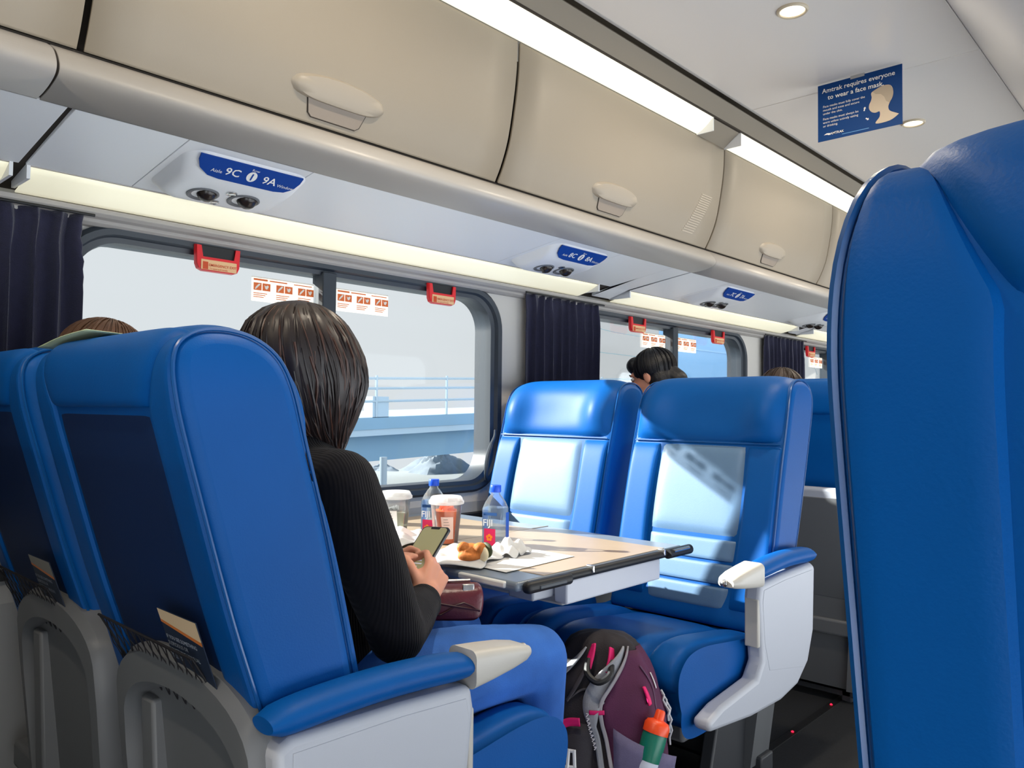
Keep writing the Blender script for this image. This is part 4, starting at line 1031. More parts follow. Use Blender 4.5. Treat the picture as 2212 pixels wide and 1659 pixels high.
# --- the woman -----------------------------------------------------------
HC = V((.838, 1.300, 1.165)); HF = V((.80, .10, -.45)); HU = V((.45, 0, .90))
RW_ = PC + pS * .062 - pL * .108 - pN * .012          # right wrist
LW_ = PC - pS * .062 - pL * .098 - pN * .020          # left wrist
RE = V((.872, 1.070, .712)); LE = V((.900, 1.505, .725))
RSH = V((.800, 1.140, .965)); LSH = V((.800, 1.440, .965))
def woman():
    b = G()
    P, M3 = head_geo(b, HC, HF, HU, 1.0)
    b.chain([(.80, 1.285, .98), (.815, 1.29, 1.06), (.825, 1.295, 1.11)], [.056, .050, .052])
    b.chain([(.90, 1.265, .60), (.845, 1.275, .74), (.80, 1.285, .88), (.80, 1.285, .96)], [.125, .105, .105, .085])
    b.chain([RSH, LSH], [.055, .055])
    b.chain([RSH, RE, RW_], [.042, .034, .024]); b.chain([LSH, LE, LW_], [.042, .034, .024])
    for s, y0, y1 in ((-1, 1.175, 1.125), (1, 1.355, 1.385)):
        b.chain([(.93, y0, .575), (1.300, y1, .570), (1.305, y1, .12)], [.070, .048, .032])
        b.chain([(1.310, y1, .09), (1.41, y1, .045)], [.03, .024])
    hand_geo(b, RW_, (PC + pS * .048 - pL * .020 - pN * .012) - RW_, -pS - pN * .2, pN, (.55, 1.05, .75), .15, .92, .55)
    hand_geo(b, LW_, (PC - pS * .050 - pL * .015 - pN * .014) - LW_, pS - pN * .2, pN, (.55, 1.05, .75), .15, .92, .55)
    body = b.obj('person', SKIN, remesh=.0042, smit=3)
    tag(body, 'long haired woman in black sweater and jeans, seated, looking down at a phone', 'person')
    face_parts(P, M3, body)
    # black ribbed sweater
    g = G()
    g.chain([(.895, 1.265, .575), (.845, 1.275, .72), (.80, 1.285, .865), (.802, 1.285, .955)], [.148, .128, .134, .104])
    g.chain([(.80, 1.285, .95), (.812, 1.29, 1.03)], [.10, .058])
    g.chain([RSH + V((0, .02, -.005)), LSH + V((0, -.02, -.005))], [.072, .072])
    sh = lambda a, b, t: a.lerp(b, t)
    g.chain([RSH, sh(RSH, RE, .5) + V((-.005, -.012, 0)), RE, sh(RE, RW_, .5), sh(RE, RW_, .93)], [.066, .060, .050, .046, .036])
    g.chain([LSH, sh(LSH, LE, .5), LE, sh(LE, LW_, .5), sh(LE, LW_, .93)], [.066, .058, .049, .044, .036])
    g.ball(sh(RE, RW_, .92), .039); g.ball(sh(LE, LW_, .92), .039)
    g.obj('sweater', mat('black_knit', (11, 10, 16), .95, bump=.35, bscale=60, wave='X', sheen=.06, spec=.2), body, remesh=.007, smit=4)
    # jeans
    g = G()
    g.chain([(.90, 1.21, .585), (.90, 1.32, .585)], [.118, .118])
    g.chain([(.92, 1.175, .578), (1.12, 1.145, .580), (1.292, 1.120, .570)], [.098, .086, .070])
    g.chain([(.92, 1.355, .578), (1.12, 1.37, .585), (1.300, 1.385, .575)], [.098, .086, .070])
    for y in (1.118, 1.385): g.chain([(1.294, y, .570), (1.304, y + .002, .42), (1.306, y + .004, .13)], [.069, .056, .046])
    for i, (xx, aa) in enumerate(((1.0, .010), (1.035, .016), (1.075, .012), (1.105, .018), (1.15, .010))): g.chain([(xx, 1.062 + .002 * i, .585), (xx + .012, 1.085, .630), (xx + aa * 2, 1.14, .656 - .004 * i), (xx + aa * 2, 1.20, .648 - .004 * i)], [.006, .011, .012, .006])
    g.obj('jeans', mat('blue_denim', (44, 102, 186), .85, bump=.35, bscale=500, var=.38, vscale=11), body, remesh=.007, smit=5)
    for y in (1.122, 1.389):
        G().chain([(1.32, y, .055), (1.38, y, .045), (1.44, y, .035)], [.045, .042, .034]).box(1.27, 1.475, y - .038, y + .038, .003, .03).obj('shoe', mat('dark_shoe', (40, 40, 46), .6), body, remesh=.006, smit=3)
    # hair : silhouette sections (picture rows) turned into a volume round the head
    D = 1.492; k = D / F_PX
    fz = V((FWD.x, FWD.y, 0)).normalized(); rt = V((RIGHT.x, RIGHT.y, 0)).normalized()
    rows = [(655, 640, 664, .02), (662, 606, 690, .055), (676, 574, 716, .085), (700, 545, 742, .110), (735, 526, 766, .122), (780, 520, 784, .124), (825, 528, 788, .118), (868, 548, 778, .105), (905, 576, 764, .086), (935, 606, 752, .066), (958, 640, 744, .046), (974, 676, 736, .028), (982, 696, 726, .010)]
    secs = []; N = 64
    for (y, xl, xr, bd) in rows:
        c = atD((xl + xr) / 2, y, D); a = (xr - xl) / 2 * k
        secs.append((c, a, bd))
    rnd = random.Random(5); jit = [rnd.uniform(-1, 1) for _ in range(N)]
    def surf(th, lv, out=0.0):
        i = min(int(lv), len(secs) - 2); t = lv - i
        c = secs[i][0].lerp(secs[i + 1][0], t); a = secs[i][1] + (secs[i + 1][1] - secs[i][1]) * t; bd = secs[i][2] + (secs[i + 1][2] - secs[i][2]) * t
        return c + rt * ((a + out) * math.cos(th)) + fz * ((bd + out) * math.sin(th))
    # base volume, open over the face (which looks down and forward, away from the viewer)
    g = G()
    F0, F1 = math.radians(20), math.radians(74)
    angs = [F1 + (2 * PI - (F1 - F0)) * i / N for i in range(N + 1)]
    lv = [i * .5 for i in range(2 * len(secs) - 1)]
    vs = []; fs = []
    for L in lv:
        for i, th in enumerate(angs): vs.append(surf(th, L, .0022 * math.sin(th * 31 + L * .5) + .0014 * math.sin(th * 57)))
    for a in range(len(lv) - 1):
        for i in range(N): fs.append((a * (N + 1) + i, a * (N + 1) + i + 1, (a + 1) * (N + 1) + i + 1, (a + 1) * (N + 1) + i))
    g.add(vs, fs)
    # the upper rows are closed over the forehead
    vs = []; fs = []; A2 = [F0 + (F1 - F0) * i / 8 for i in range(9)]; up_l = [x for x in lv if x <= 4.0]
    for L in up_l:
        for th in A2: vs.append(surf(th, L))
    for a in range(len(up_l) - 1):
        for i in range(8): fs.append((a * 9 + i, a * 9 + i + 1, (a + 1) * 9 + i + 1, (a + 1) * 9 + i))
    g.add(vs, fs)
    hair = g.obj('hair', HAIRM, body, solid=.006, smooth=60)
    g = G(); gr = G()
    for n in range(330):
        th = rnd.uniform(F1, 2 * PI + F0); l0 = rnd.uniform(0.1, 2.5) if n % 3 else rnd.uniform(3, 7); l1 = rnd.uniform(9.5, 11.9)
        tw = rnd.uniform(-.25, .25); o0 = rnd.uniform(.000, .004); w_ = rnd.uniform(0, 6.28)
        pts = [surf(th + tw * (i / 17) ** 2 + .03 * math.sin(w_ + i * .5), l0 + (l1 - l0) * i / 17, o0 + .002 * math.sin(i * .6 + w_)) for i in range(18)]
        r = rnd.uniform(.0011, .0026)
        (gr if n % 4 == 0 else g).tube(pts, [r * (1 - .6 * (i / 17) ** 3) for i in range(18)], 5)
    g.obj('hair_locks', HAIRM, hair)['kind'] = 'stuff'
    gr.obj('hair_highlights', HAIRR, hair)['kind'] = 'stuff'
    # loose strands on the right
    g = G()
    def px(l, dd=D - .02): return catmull([atD(x, y, dd) for x, y in l], 6)
    g.tube(px([(748, 735), (775, 775), (789, 815), (786, 855), (772, 880)]), .0017, 5)
    g.tube(px([(742, 730), (768, 765), (784, 800), (780, 850), (764, 890), (750, 930)]), .0012, 5)
    g.tube(px([(738, 930), (740, 955), (736, 972), (722, 978), (706, 974)]), .0014, 5)
    g.tube(px([(690, 900), (715, 940), (735, 960), (740, 974)]), .0010, 5)
    g.obj('loose_strands', HAIRM, hair)
woman()

# --- the other passengers, seen as heads over the seat backs ---------------------------------
def passenger(label, hc, face, hair_rgb, top_rgb, seat_y, hip, hr=.0, bun=False, hands=True):
    b = G(); hc = V(hc)
    P, M3 = head_geo(b, hc, face, (0, 0, 1), 1.0)
    hip = V(hip)
    neck = hc + V((-.01, 0, -.13)); ch = V((hip.x - .06, seat_y, hc.z - .32))
    b.chain([hc + V((-.01, 0, -.06)), neck, ch + V((0, 0, .08))], [.052, .050, .07])
    b.chain([ch + V((0, 0, .06)), ch, V((hip.x, seat_y, hip.z))], [.10, .12, .12])
    b.chain([V((hip.x, seat_y - .08, hip.z)), V((hip.x + .42, seat_y - .09, hip.z))], [.075, .055]); b.chain([V((hip.x, seat_y + .08, hip.z)), V((hip.x + .42, seat_y + .09, hip.z))], [.075, .055])
    for s in (-1, 1):
        sh = ch + V((0, s * .15, .06)); el = sh + V((.06, s * .03, -.25)); wr = el + V((.20, -s * .07, -.01))
        b.chain([sh, el, wr], [.045, .036, .026]); hand_geo(b, wr, (1, -s * .3, 0), (0, 0, -1), (0, -s, 0), (.2, .3, .2))
        b.chain([V((hip.x + .42, seat_y + s * .09, hip.z)), V((hip.x + .46, seat_y + s * .09, .10)), V((hip.x + .56, seat_y + s * .09, .045))], [.052, .036, .03])
    body = b.obj('person', SKIN, remesh=.006, smit=3)
    tag(body, label, 'person')
    face_parts(P, M3, body)
    g = G(); hm = mat('hair_%d' % hair_rgb[0], hair_rgb, .45, var=.4, vscale=30, bump=.5, bscale=200)
    f = V(face).normalized(); up = (V((0, 0, 1)) - f * f.z).normalized(); l = up.cross(f); M3b = Matrix((l, f, up)).transposed()
    g.ball(hc - f * .020 + up * .034, (.088, .098, .086), 20, 16, M3b)
    g.ball(hc - f * .045 - up * .03, (.078, .062, .095), 16, 12, M3b)
    if bun:
        g.ball(hc + f * .060 + up * .060, (.06, .045, .042), 14, 10, M3b)
        g.chain([hc - f * .07 + up * .0, hc - f * .115 - up * .05, hc - f * .13 - up * .13], [.045, .042, .02])
    hair = g.obj('hair', hm, body, remesh=.005, smit=2)
    gg = G(); rnd = random.Random(int(hc.x * 100))
    for n in range(120):
        th = rnd.uniform(0, 2 * PI); el0 = rnd.uniform(.9, 1.5); pts = []
        for i in range(9):
            e = el0 - (el0 + .45) * i / 8; pts.append(hc - f * .022 + up * .034 + M3b @ V((.0895 * math.cos(th) * math.cos(e), .0995 * math.sin(th) * math.cos(e), .0875 * math.sin(e))))
        if f.dot((pts[-1] - hc)) > .06: pts = pts[:4]
        gg.tube(pts, .0016, 4)
    gg.obj('hair_locks', hm, hair)['kind'] = 'stuff'
    t = G(); t.chain([ch + V((0, 0, .085)), ch, V((hip.x, seat_y, hip.z - .02))], [.09, .142, .145])
    for s in (-1, 1):
        sh = ch + V((0, s * .15, .06)); el = sh + V((.06, s * .03, -.25)); wr = el + V((.20, -s * .07, -.01))
        t.chain([sh - V((0, s * .08, 0)), sh, el, el.lerp(wr, .9)], [.08, .062, .048, .036])
    t.obj('top', mat('top_%d' % top_rgb[0], top_rgb, .9), body, remesh=.008, smit=4)
    t = G()
    for s in (-1, 1): t.chain([V((hip.x - .02, seat_y + s * .07, hip.z)), V((hip.x + .42, seat_y + s * .09, hip.z)), V((hip.x + .462, seat_y + s * .09, .12))], [.098, .068, .046])
    t.obj('trousers', mat('dark_trousers', (40, 42, 54), .9), body, remesh=.008, smit=4)
    for s in (-1, 1): G().chain([V((hip.x + .47, seat_y + s * .09, .05)), V((hip.x + .60, seat_y + s * .09, .042))], [.042, .036]).obj('shoe', mat('dark_shoe', (40, 40, 46), .6), body, remesh=.006)
hB = atD(240, 728, 1.80)
passenger('brown haired passenger in the left window seat, only hair showing above the seat', V((hB.x, hB.y, 1.175)), (1, .1, -.2), (92, 64, 46), (70, 74, 84), 1.90, (.92, 1.90, .60))
hF = atD(1422, 790, 3.5)
passenger('black haired passenger by the second window, face turned to the glass', V((hF.x - .02, hF.y + .02, 1.262)), (-.15, .95, -.25), (16, 16, 22), (50, 52, 60), 1.90, (3.40, 1.90, .60), bun=True)
hE = atD(1690, 815, 3.14)
passenger('passenger whose dark hair just tops the facing aisle seat, before the third curtain', V((hE.x + .1, hE.y + .04, 1.165)), (1, .0, -.1), (58, 44, 38), (64, 60, 66), 1.275, (3.40, 1.275, .60))

# ================================================================== BAGS
# burgundy handbag on the lap
hb = thing('handbag', 'burgundy leather handbag resting on the lap under the table corner', 'handbag', (1.17, 1.30, .645))
MB_ = mat('burgundy_leather', (96, 34, 46), .32, bump=.3, bscale=140, var=.15, vscale=20)
u_ = V((.80, -.60, 0)); v_ = V((.60, .80, 0)); bc = V((1.165, 1.290, .652))
secs = []
for (z, hx, hy, dx) in ((-.004, .084, .040, 0), (.0, .092, .048, 0), (.028, .096, .050, .002), (.050, .092, .044, .004), (.062, .087, .034, .006), (.070, .080, .016, .008)):
    secs.append([bc + u_ * (a + dx) + v_ * (b + .006 * math.sin(a * 60 + z * 90)) + V((0, 0, z + .003 * math.sin(a * 80))) for a, b in rrect(hx, hy, min(.02, hy * .8), 4)])
G().loft(secs).obj('bag_body', MB_, hb, smooth=50, sub=1)
def bagface(a, z, o): 
    hy = .050 - max(0, (z - .028)) * .45; return bc + u_ * a - v_ * (hy + o) + V((0, 0, z))
G().tube([bagface(-.085 + .17 * i / 10, .050 - .030 * (i / 10) , .001) for i in range(11)], .0026, 6).obj('fold_seam', mat('burgundy_dark', (60, 18, 30), .4), hb)
G().tube([bagface(-.085 + .17 * i / 10, .024 + .012 * math.sin(i), .001) for i in range(11)], .0022, 6).obj('fold_seam', mat('burgundy_dark', (60, 18, 30), .4), hb)
G().tube([bc + u_ * a + v_ * 0 + V((0, 0, .073)) for a in (-.07, -.03, .03, .07)], .0035, 6).obj('zip', CHROME, hb)
z = G(); z.tube([bagface(-.082, .012, .006), bagface(-.070, -.002, .008), bagface(-.062, -.012, .008)], .0028, 6).obj('zip_pull', CHROME, hb)
G().tube([bagface(-.090, .000, .006), bagface(-.082, -.010, .008), bagface(-.080, -.016, .008)], .0024, 6).obj('zip_pull', CHROME, hb)
bk = G().box(-.013, .013, -.004, .004, -.006, .010); bk.v = [bc + u_ * (.062 + p.x) - v_ * (.030 - p.y) + V((0, 0, .062 + p.z)) for p in bk.v]; bk.obj('buckle', CHROME, hb, bevel=.002)

# backpack
bpk = thing('backpack', 'black and plum backpack with grey stripes and pink loops standing on the floor', 'backpack', (1.58, 1.12, 0))
BX, BY = 1.545, 1.130
bn = V((-.86, -.51, 0)).normalized(); bs = V((bn.y, -bn.x, 0)) * -1          # front normal, rightward (picture) axis
if bs.dot(RIGHT) < 0: bs = -bs
def bdim(z):
    q = z / .555
    a = .150 * (1 - max(0, (q - .55) / .45) ** 2.2 * .55); d = .105 * (1 - max(0, (q - .5) / .5) ** 2 * .55) * (1 + .10 * math.sin(PI * min(1, q * 1.3)))
    return a, d
def bsurf(th, z, o=0.0):
    a, d = bdim(z); c, s_ = math.cos(th), math.sin(th); pw = 3.0; f = (abs(c) ** pw + abs(s_) ** pw) ** (-1 / pw)
    lean = .055 * (z / .555) ** 1.3
    wr = .0035 * math.sin(th * 9 + z * 30) + .003 * math.sin(z * 55 + th * 3)
    return V((BX, BY, z)) + bs * ((a + o + wr) * f * c) + bn * ((d + o + wr) * f * s_) - bn * lean
secs = [[bsurf(2 * PI * k / 56, z) for k in range(56)] for z in [.006 + .52 * i / 30 for i in range(31)]]
top = secs[-1]; cc = sum(top, V((0, 0, 0))) / 56
for sc, dz in ((.88, .016), (.66, .028), (.35, .034), (.05, .036)): secs.append([cc + (p - cc) * sc + V((0, 0, dz)) for p in top])
bot = secs[0]; c0 = sum(bot, V((0, 0, 0))) / 56; secs.insert(0, [c0 + (p - c0) * .92 - V((0, 0, .004)) for p in bot])
G().loft(secs).obj('pack_body', mat('black_nylon', (34, 28, 34), .75, bump=.4, bscale=380, var=.3, vscale=14), bpk, smooth=60)
def ribbon(path, wd, o, name, m, par, th_=.003, nn=40):
    """path: (theta deg, z) on the pack surface"""
    pts = catmull([V((a, b, 0)) for a, b in path], 8)
    def fn(u, v):
        i = min(len(pts) - 2, int(u * (len(pts) - 1))); t = u * (len(pts) - 1) - i; p = pts[i].lerp(pts[i + 1], t); tg = pts[i + 1] - pts[i]
        zz, ta = p.y, math.radians(p.x); s0 = bsurf(ta, zz, o); s1 = bsurf(math.radians(p.x + tg.x * .5), zz + tg.y * .5, o); td = (s1 - s0).normalized()
        nrm = (s0 - V((BX, BY, zz))); nrm.z = 0; nrm.normalize(); b = td.cross(nrm).normalized()
        wv = wd(u) if callable(wd) else wd
        return s0 + b * ((v - .5) * wv) + nrm * .001
    return G().sheet(fn, nn, 3).obj(name, m, par, solid=th_)
PLUM = mat('plum_nylon', (78, 24, 64), .75, bump=.4, bscale=380, var=.25, vscale=14)
LGREY = mat('light_grey_fabric', (150, 152, 158), .8, bump=.3, bscale=300, var=.15, vscale=30)
HOTP = mat('hot_pink_webbing', (226, 20, 108), .6)
# side panels in plum
STR = [(50, .540), (64, .505), (80, .462), (90, .425), (89, .385), (84, .34), (78, .25), (74, .12), (72, .03)]
def stripe_th(z):
    for (t0, z0), (t1, z1) in zip(STR[:-1], STR[1:]):
        if z1 <= z <= z0: return t1 + (t0 - t1) * (z - z1) / (z0 - z1)
    return STR[0][0] if z > STR[0][1] else STR[-1][0]
def sidep(u, v): zz = .03 + .50 * v; th = math.radians(-38 + (38 + stripe_th(zz) - 3) * u); return bsurf(th, zz, .004 * math.sin(PI * u) * (1 - abs(2 * v - 1) ** 6) + .0012)
G().sheet(sidep, 20, 30).obj('side_panel', PLUM, bpk, solid=.003)
def sidel(u, v): th = math.radians(140 + 80 * u); zz = .03 + .44 * v; return bsurf(th, zz, .004 * math.sin(PI * u) * (1 - abs(2 * v - 1) ** 6) + .0012)
G().sheet(sidel, 16, 20).obj('side_panel', PLUM, bpk, solid=.003)
ribbon([(a + 5, b) for a, b in STR], lambda u: .014 + .040 * math.sin(PI * min(1, max(0, u * 1.9))) ** .8 * (1 if u < .53 else 0), .004, 'grey_stripe', LGREY, bpk, .004, 60)
ribbon([(112, .535), (121, .505), (133, .465), (138, .42)], lambda u: .034 * (1 - u * .5), .004, 'grey_stripe', LGREY, bpk, .004)
ribbon([(a - 3, b) for a, b in STR], .009, .006, 'zip_line', mat('zip_grey', (150, 146, 152), .5), bpk, .004, 60)
ribbon([(40, .50), (34, .46), (30, .40), (36, .33)], .005, .006, 'side_seam', mat('seam_grey', (92, 62, 90), .6), bpk, .003)
ribbon([(100, .52), (112, .46), (120, .42)], .012, .004, 'front_seam', mat('seam_dark_grey', (70, 66, 72), .6), bpk, .003)
ribbon([(94, .45), (108, .445), (118, .425)], .005, .005, 'front_seam', mat('seam_dark_grey', (70, 66, 72), .6), bpk, .003)
def frontp(u, v): th = math.radians(94 + 40 * u); zz = .02 + .36 * v; return bsurf(th, zz, .014 * (1 - abs(2 * u - 1) ** 4) * (1 - abs(2 * v - 1) ** 5) + .001)
G().sheet(frontp, 14, 14).obj('front_pocket', mat('charcoal_nylon', (48, 44, 50), .75, bump=.4, bscale=380, var=.3, vscale=20), bpk, solid=.003)
ribbon([(84, .408), (97, .406)], .009, .008, 'pink_tab', HOTP, bpk, .004, 10)
ribbon([(103, .388), (112, .384), (120, .372)], .018, .018, 'pink_strap', HOTP, bpk, .004, 16)
ribbon([(121, .366), (122, .334)], .014, .018, 'pink_strap', HOTP, bpk, .004, 12)
ribbon([(47, .462), (45, .425)], .014, .010, 'pink_strap', HOTP, bpk, .004, 8)
ribbon([(24, .482), (22, .448)], .006, .008, 'reflective_tab', mat('reflective_white', (225, 225, 230), .4), bpk, .003, 8)
for th, zo in ((123, .262), (110, .256)):
    g = G()
    for (a, b, c_, d_) in ((th, .075, th, .035), (th - 4, .075, th - 5, .040), (th + 4, .075, th + 5, .040), (th - 5, .072, th + 5, .072), (th - 6, .040, th + 6, .038)):
        g.tube([bsurf(math.radians(a), b + zo, .022), bsurf(math.radians(c_), d_ + zo, .022)], .0042, 6)
    g.obj('white_buckle', WHITE, bpk)
# grab handle with pink anchors
hp = [bsurf(math.radians(a), z_, o) for a, z_, o in ((104, .512, .006), (101, .488, .026), (90, .474, .036), (79, .488, .026), (76, .512, .006))]
G().tube(catmull(hp, 6), .008, 8).obj('grab_handle', BLACK, bpk)
ribbon([(100, .545), (101, .522), (103, .495)], .020, .010, 'pink_anchor', HOTP, bpk, .004, 10)
ribbon([(74, .540), (76, .518), (80, .488)], .018, .010, 'pink_anchor', HOTP, bpk, .004, 10)
# small white strokes of lettering beside the zip
g = G()
for i in range(9):
    zz = .405 - i * .0085; th = math.radians(97 - i * .9); a = bsurf(th, zz, .016)
    g.tube([a, bsurf(th + .03, zz - .006, .016)], .0014, 4); g.tube([a, bsurf(th + .035, zz, .016)], .0014, 4)
g.obj('small_lettering', mat('logo_white', (205, 200, 205), .5), bpk)
# mesh side pocket
def pock(u, v): th = math.radians(6 + 70 * u); zz = .02 + (.270 + .085 * u) * v; return bsurf(th, zz, .008 + .030 * math.sin(PI * min(.99, max(.01, u))) * min(1, .4 + v))
G().sheet(pock, 16, 14).obj('mesh_pocket', mat('grey_mesh', (104, 98, 132), .7, bump=.6, bscale=700, var=.2, vscale=40), bpk, solid=.002)
g = G()
for (a, zA, zB) in ((-6, .43, .36), (-10, .42, .33), (-13, .40, .30)): g.tube([bsurf(math.radians(a), zA + (zB - zA) * i / 6, .014 + .004 * math.sin(i * 2)) for i in range(7)], .0026, 6)
g.obj('white_cords', mat('cord_white', (200, 200, 205), .6), bpk)
# sports bottle in the side pocket
b0 = bsurf(math.radians(60), .225, .020); b1 = bsurf(math.radians(40), .43, .036); ax = (b1 - b0).normalized()
sb = thing('sports_bottle', 'small sports bottle with orange cap and green band in the backpack side pocket', 'sports bottle', b0)
G().lathe([(.024, 0), (.027, .004), (.027, .100)], b0, 24, ax).obj('bottle_base', mat('band_white', (210, 216, 232), .5), sb)
G().lathe([(.0273, .098), (.0276, .100), (.0276, .150), (.026, .158)], b0, 24, ax).obj('green_band', mat('bottle_green', (20, 118, 96), .35), sb)
G().lathe([(.029, .158), (.029, .176), (.024, .184), (.012, .188), (.0105, .206), (.008, .209), (0, .209)], b0, 24, ax).obj('cap', mat('bottle_orange', (246, 78, 24), .35), sb)

# ------------------------------------------------------------------ cards and tags on the seats
def card(backf, path, yc_, x0, y, w_, z0, z1, label, rgb_top):
    p, n = path.at(backf(.70)); a = V((x0, yc_, 0))
    p0, n0 = path.at(backf(.69)); p1, n1 = path.at(backf(.80))
    up = (p1 - p0).normalized(); base = a + p0 + n0 * .016 + V((0, y - yc_, 0))
    t = thing('safety_card', label, 'card', base, 'safety cards in the seat pockets')
    ty = V((0, 1, 0)); skew = .0
    def Q(s, q, o=0): return base + ty * (s * w_) + up * q + n0 * (.006 + o)
    G().prism([Q(-.5, 0), Q(.5, 0), Q(.5, z1), Q(-.5, z1)], n0 * .0012).obj('card_sheet', mat('card_navy', (30, 44, 66), .5), t, smooth=0)
    G().add([Q(-.5, z1 * .72, .0016), Q(.5, z1 * .86, .0016), Q(.5, z1, .0016), Q(-.5, z1, .0016)], [(0, 1, 2, 3)]).obj('top_band', mat('card_cream_%d' % rgb_top[0], rgb_top, .5), t, smooth=0)
    G().add([Q(-.5, z1 * .70, .0017), Q(.5, z1 * .82, .0017), Q(.5, z1 * .86, .0017), Q(-.5, z1 * .75, .0017)], [(0, 1, 2, 3)]).obj('orange_band', mat('card_orange', (222, 128, 60), .5), t, smooth=0)
    g = G(); u = -ty
    for q, s in enumerate(['IF YOU SEE SOMETHING', 'SUSPICIOUS OR', 'SOMETHING UNUSUAL', 'TELL US']): text(s, .0092, Q(.46, z1 * .62 - q * .011, .0018), u, up, INK, t, g=g)
    g.obj('lettering', mat('card_print', (190, 200, 214), .5), t, smooth=0)
card(backA, pathA, 1.275, .786, 1.135, .125, .0, .125, 'navy safety card with cream top in the net behind the woman\'s seat', (236, 208, 168))
card(backB, pathB, 1.90, .786, 1.745, .125, .0, .125, 'dim safety card in the net pocket behind the left window seat', (150, 146, 136))  # same card, its cream band darkened to carry the shade there
# pale green seat check on top of the woman's seat
q0 = [atD(118, 752, 1.36), atD(175, 745, 1.37), atD(292, 719, 1.40), atD(190, 735, 1.42)]
pz_ = [V((.455, 1.56, 1.196)), V((.470, 1.50, 1.214)), V((.475, 1.36, 1.235)), V((.505, 1.50, 1.217))]
sc_ = thing('seat_check', 'pale green paper seat check tucked on top of the woman\'s seat back', 'paper slip', (.47, 1.45, 1.205))
def slip(u, v):
    a = V((.452 + .055 * v, 1.570 - .235 * u, 1.203 + .018 * u ** 2 + .008 * math.sin(PI * u) - .003 * v)); return a
G().sheet(slip, 10, 3).obj('slip', mat('pale_green_paper', (222, 236, 190), .6), sc_, solid=.001)
g = G()
for i in range(3): g.sheet(lambda u, v, i=i: slip(.14 + .16 * u, .25 + i * .2 + .06 * v) + V((0, 0, .0012)), 4, 1)
g.obj('print', mat('green_print', (110, 130, 80), .6), sc_)

# ================================================================== OUTSIDE
struct('ground', G().box(-60, 160, 4.5, 34, -2.3, -2.2), mat('pale_gravel', (140, 145, 146), .95, var=.15, vscale=.4))
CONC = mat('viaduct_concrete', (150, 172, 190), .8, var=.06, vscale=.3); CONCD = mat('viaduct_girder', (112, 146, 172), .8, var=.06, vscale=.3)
vd = thing('viaduct', 'blue grey concrete viaduct with railings crossing outside the big window', 'bridge', (16, 22, -2.2))
Yv = 22.0
a0, a1 = onY(766, 903, Yv), onY(1055, 891, Yv); dirv = (a1 - a0).normalized(); zper = (a1.z - a0.z) / (a1.x - a0.x)
def VP_(x, z_at_a0, y=Yv): return V((x, y, z_at_a0 + zper * (x - a0.x)))
zt = a0.z; zm = onY(770, 944, Yv).z; zb = onY(775, 1003, Yv).z
xa, xb = -30, 48.0
def beam(z1, z0, y0, y1): return G().loft([[V((x, y0, z0 + zper * (x - a0.x))), V((x, y1, z0 + zper * (x - a0.x))), V((x, y1, z1 + zper * (x - a0.x))), V((x, y0, z1 + zper * (x - a0.x)))] for x in (xa, xb)])
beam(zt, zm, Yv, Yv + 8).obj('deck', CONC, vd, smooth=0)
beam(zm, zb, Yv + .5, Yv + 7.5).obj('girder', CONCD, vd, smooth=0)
beam(zt - .42, zt - .02, Yv - .03, Yv + .01).obj('parapet_band', CONCD, vd, smooth=0)
RAILC = mat('rail_steel', (150, 170, 186), .5)
for dz in (.55, 1.0, 1.35): G().tube([VP_(xa, zt + dz), VP_(xb, zt + dz)], .045, 6).obj('railing', RAILC, vd)
for i in range(13):
    x = a0.x - 9 + i * 3.3; G().tube([VP_(x, zt), VP_(x, zt + 1.45)], .05, 6).obj('railing_post', RAILC, vd)
G().box(a0.x + .75, a0.x + 1.45, Yv, Yv + .5, zt - .1, zt + .75).obj('junction_box', CONC, vd)
G().box(30.2, 31.4, Yv + 2, Yv + 6, -2.2, zb + zper * 2).obj('pier', CONCD, vd)
po = onY(828, 1010, 15.0)
tag(G().tube([(po.x, 15, -2.2), (po.x, 15, po.z + .25)], .09, 10).obj('signal_post', mat('post_grey', (120, 134, 146), .6)), 'thin grey post below the viaduct, left of the bottles', 'post')
def pile(c, r, h, label, seed):
    rnd = random.Random(seed)
    def fn(u, v):
        th = 2 * PI * u; q = v; rr = r * q * (1 + .22 * math.sin(3 * th + seed) + .1 * math.sin(7 * th)); z = h * (1 - q) ** .9 * (1 + .12 * math.sin(9 * th + 14 * q))
        return V((c[0] + rr * math.cos(th), c[1] + rr * math.sin(th), -2.21 + max(0, z)))
    tag(G().sheet(fn, 40, 14).obj('gravel_pile', mat('gravel', (112, 122, 132), .95, bump=.8, bscale=3, var=.3, vscale=2), smooth=20), label, 'gravel pile')
p1 = onZ(945, 1018, -2.2); 
pile((p1.x, p1.y), 1.9, 1.15, 'large grey gravel pile below the viaduct, right of the bottles', 3)
p2 = onZ(880, 1010, -2.2); pile((p2.x - 2.2, p2.y - .6), .9, .40, 'low gravel pile left of the larger pile under the viaduct', 6)
rb = thing('rubble_heap', 'scattered pale rubble blocks at the lower right of the big window', 'rubble', onZ(1010, 1020, -2.2))
g = G(); rnd = random.Random(11); c = onZ(1018, 1030, -2.2) + V((.6, -1.4, 0))
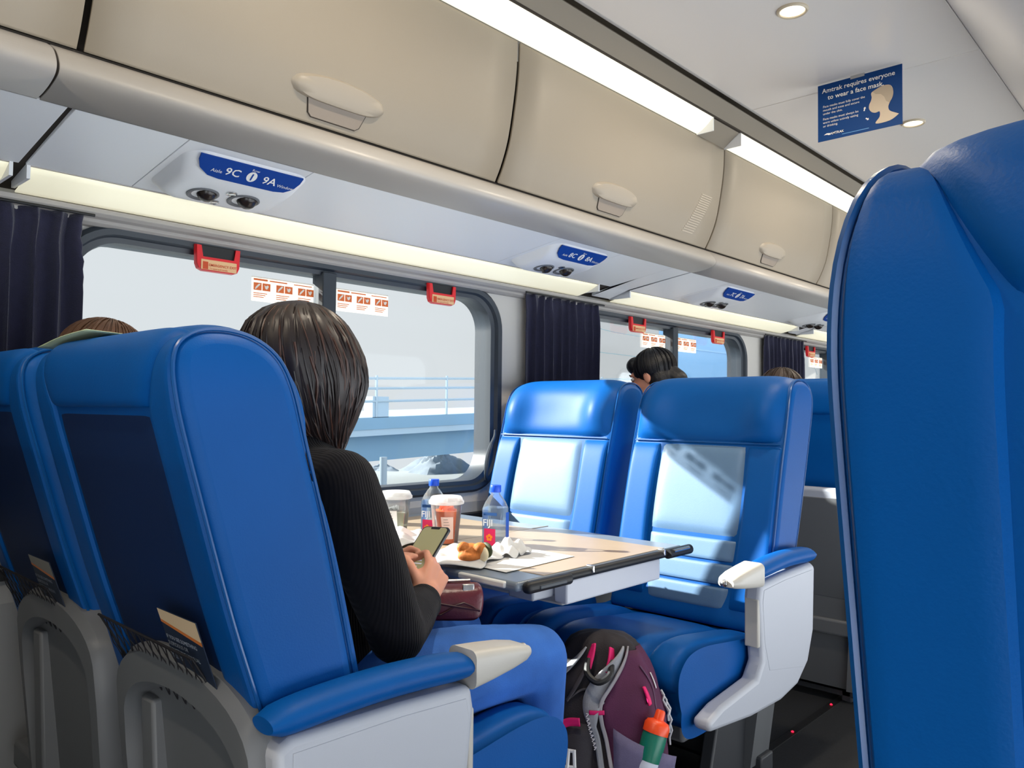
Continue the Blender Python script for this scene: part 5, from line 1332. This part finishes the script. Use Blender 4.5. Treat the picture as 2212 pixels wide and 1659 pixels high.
for i in range(40):
    ax = V((rnd.uniform(-1, 1), rnd.uniform(-1, 1), rnd.uniform(-1, 1))).normalized(); ay = ax.orthogonal().normalized()
    g.obox(c + V((rnd.uniform(-1.2, 1.2), rnd.uniform(-1.2, 1.2), rnd.uniform(0, .3))), ax, ay, ax.cross(ay), rnd.uniform(.08, .24), rnd.uniform(.06, .2), rnd.uniform(.05, .16))
g.obj('rubble_blocks', mat('pale_rubble', (150, 155, 160), .9, var=.2, vscale=3), rb, smooth=0)['kind'] = 'stuff'
# distant blue glass buildings
BLD = mat('blue_glass_facade', (126, 176, 220), .6, var=.03, vscale=.1)
def building(xl, xr, Yb, label, h=30):
    A, B = onY(xl, 800, Yb), onY(xr, 800, Yb)
    t = thing('office_building', label, 'building', ((A.x + B.x) / 2, Yb + 5, -2.2), 'blue buildings outside')
    sk = A.x * 14 / Yb + 1.5
    G().prism([(A.x, Yb, -2.2), (B.x, Yb, -2.2), (B.x + sk, Yb + 14, -2.2), (A.x + sk, Yb + 14, -2.2)], (0, 0, h + 2.2)).obj('facade', BLD, t, smooth=0)
    g = G()
    for i in range(10): g.box(A.x, B.x, Yb - .06, Yb - .01, i * 3.2, i * 3.2 + .12)
    g.obj('floor_lines', mat('facade_line', (132, 180, 226), .4), t)
building(1423, 1650, 34, 'blue glass building filling the right pane of the second window', 30)
building(1803, 1856, 60, 'blue glass building behind the farthest window', 40)
WIRE = mat('wire', (120, 150, 160), .6)
def wire(pts, Yw, label):
    P_ = [onY(x, y, Yw) for x, y in pts]; d = (P_[-1] - P_[0]); P_ = [P_[0] - d * .6 + V((0, 0, .2))] + P_ + [P_[-1] + d * .12]
    t = thing('power_line', label, 'power line', (P_[0].x, Yw, -2.2), 'power lines outside')
    G().tube(catmull(P_, 6), .012, 5).obj('wire', WIRE, t)
    G().tube([(P_[0].x, Yw, -2.2), (P_[0].x, Yw, P_[0].z + .3)], .1, 10).obj('pole', mat('pole_wood', (110, 104, 98), .8), t)
wire([(1283, 706), (1340, 720), (1423, 732)], 16, 'upper power line across the second window')
wire([(1283, 758), (1340, 766), (1400, 774)], 16, 'lower power line across the second window')
wire([(1735, 722), (1742, 745), (1752, 775), (1762, 800)], 18, 'steep power line seen in the farthest window')
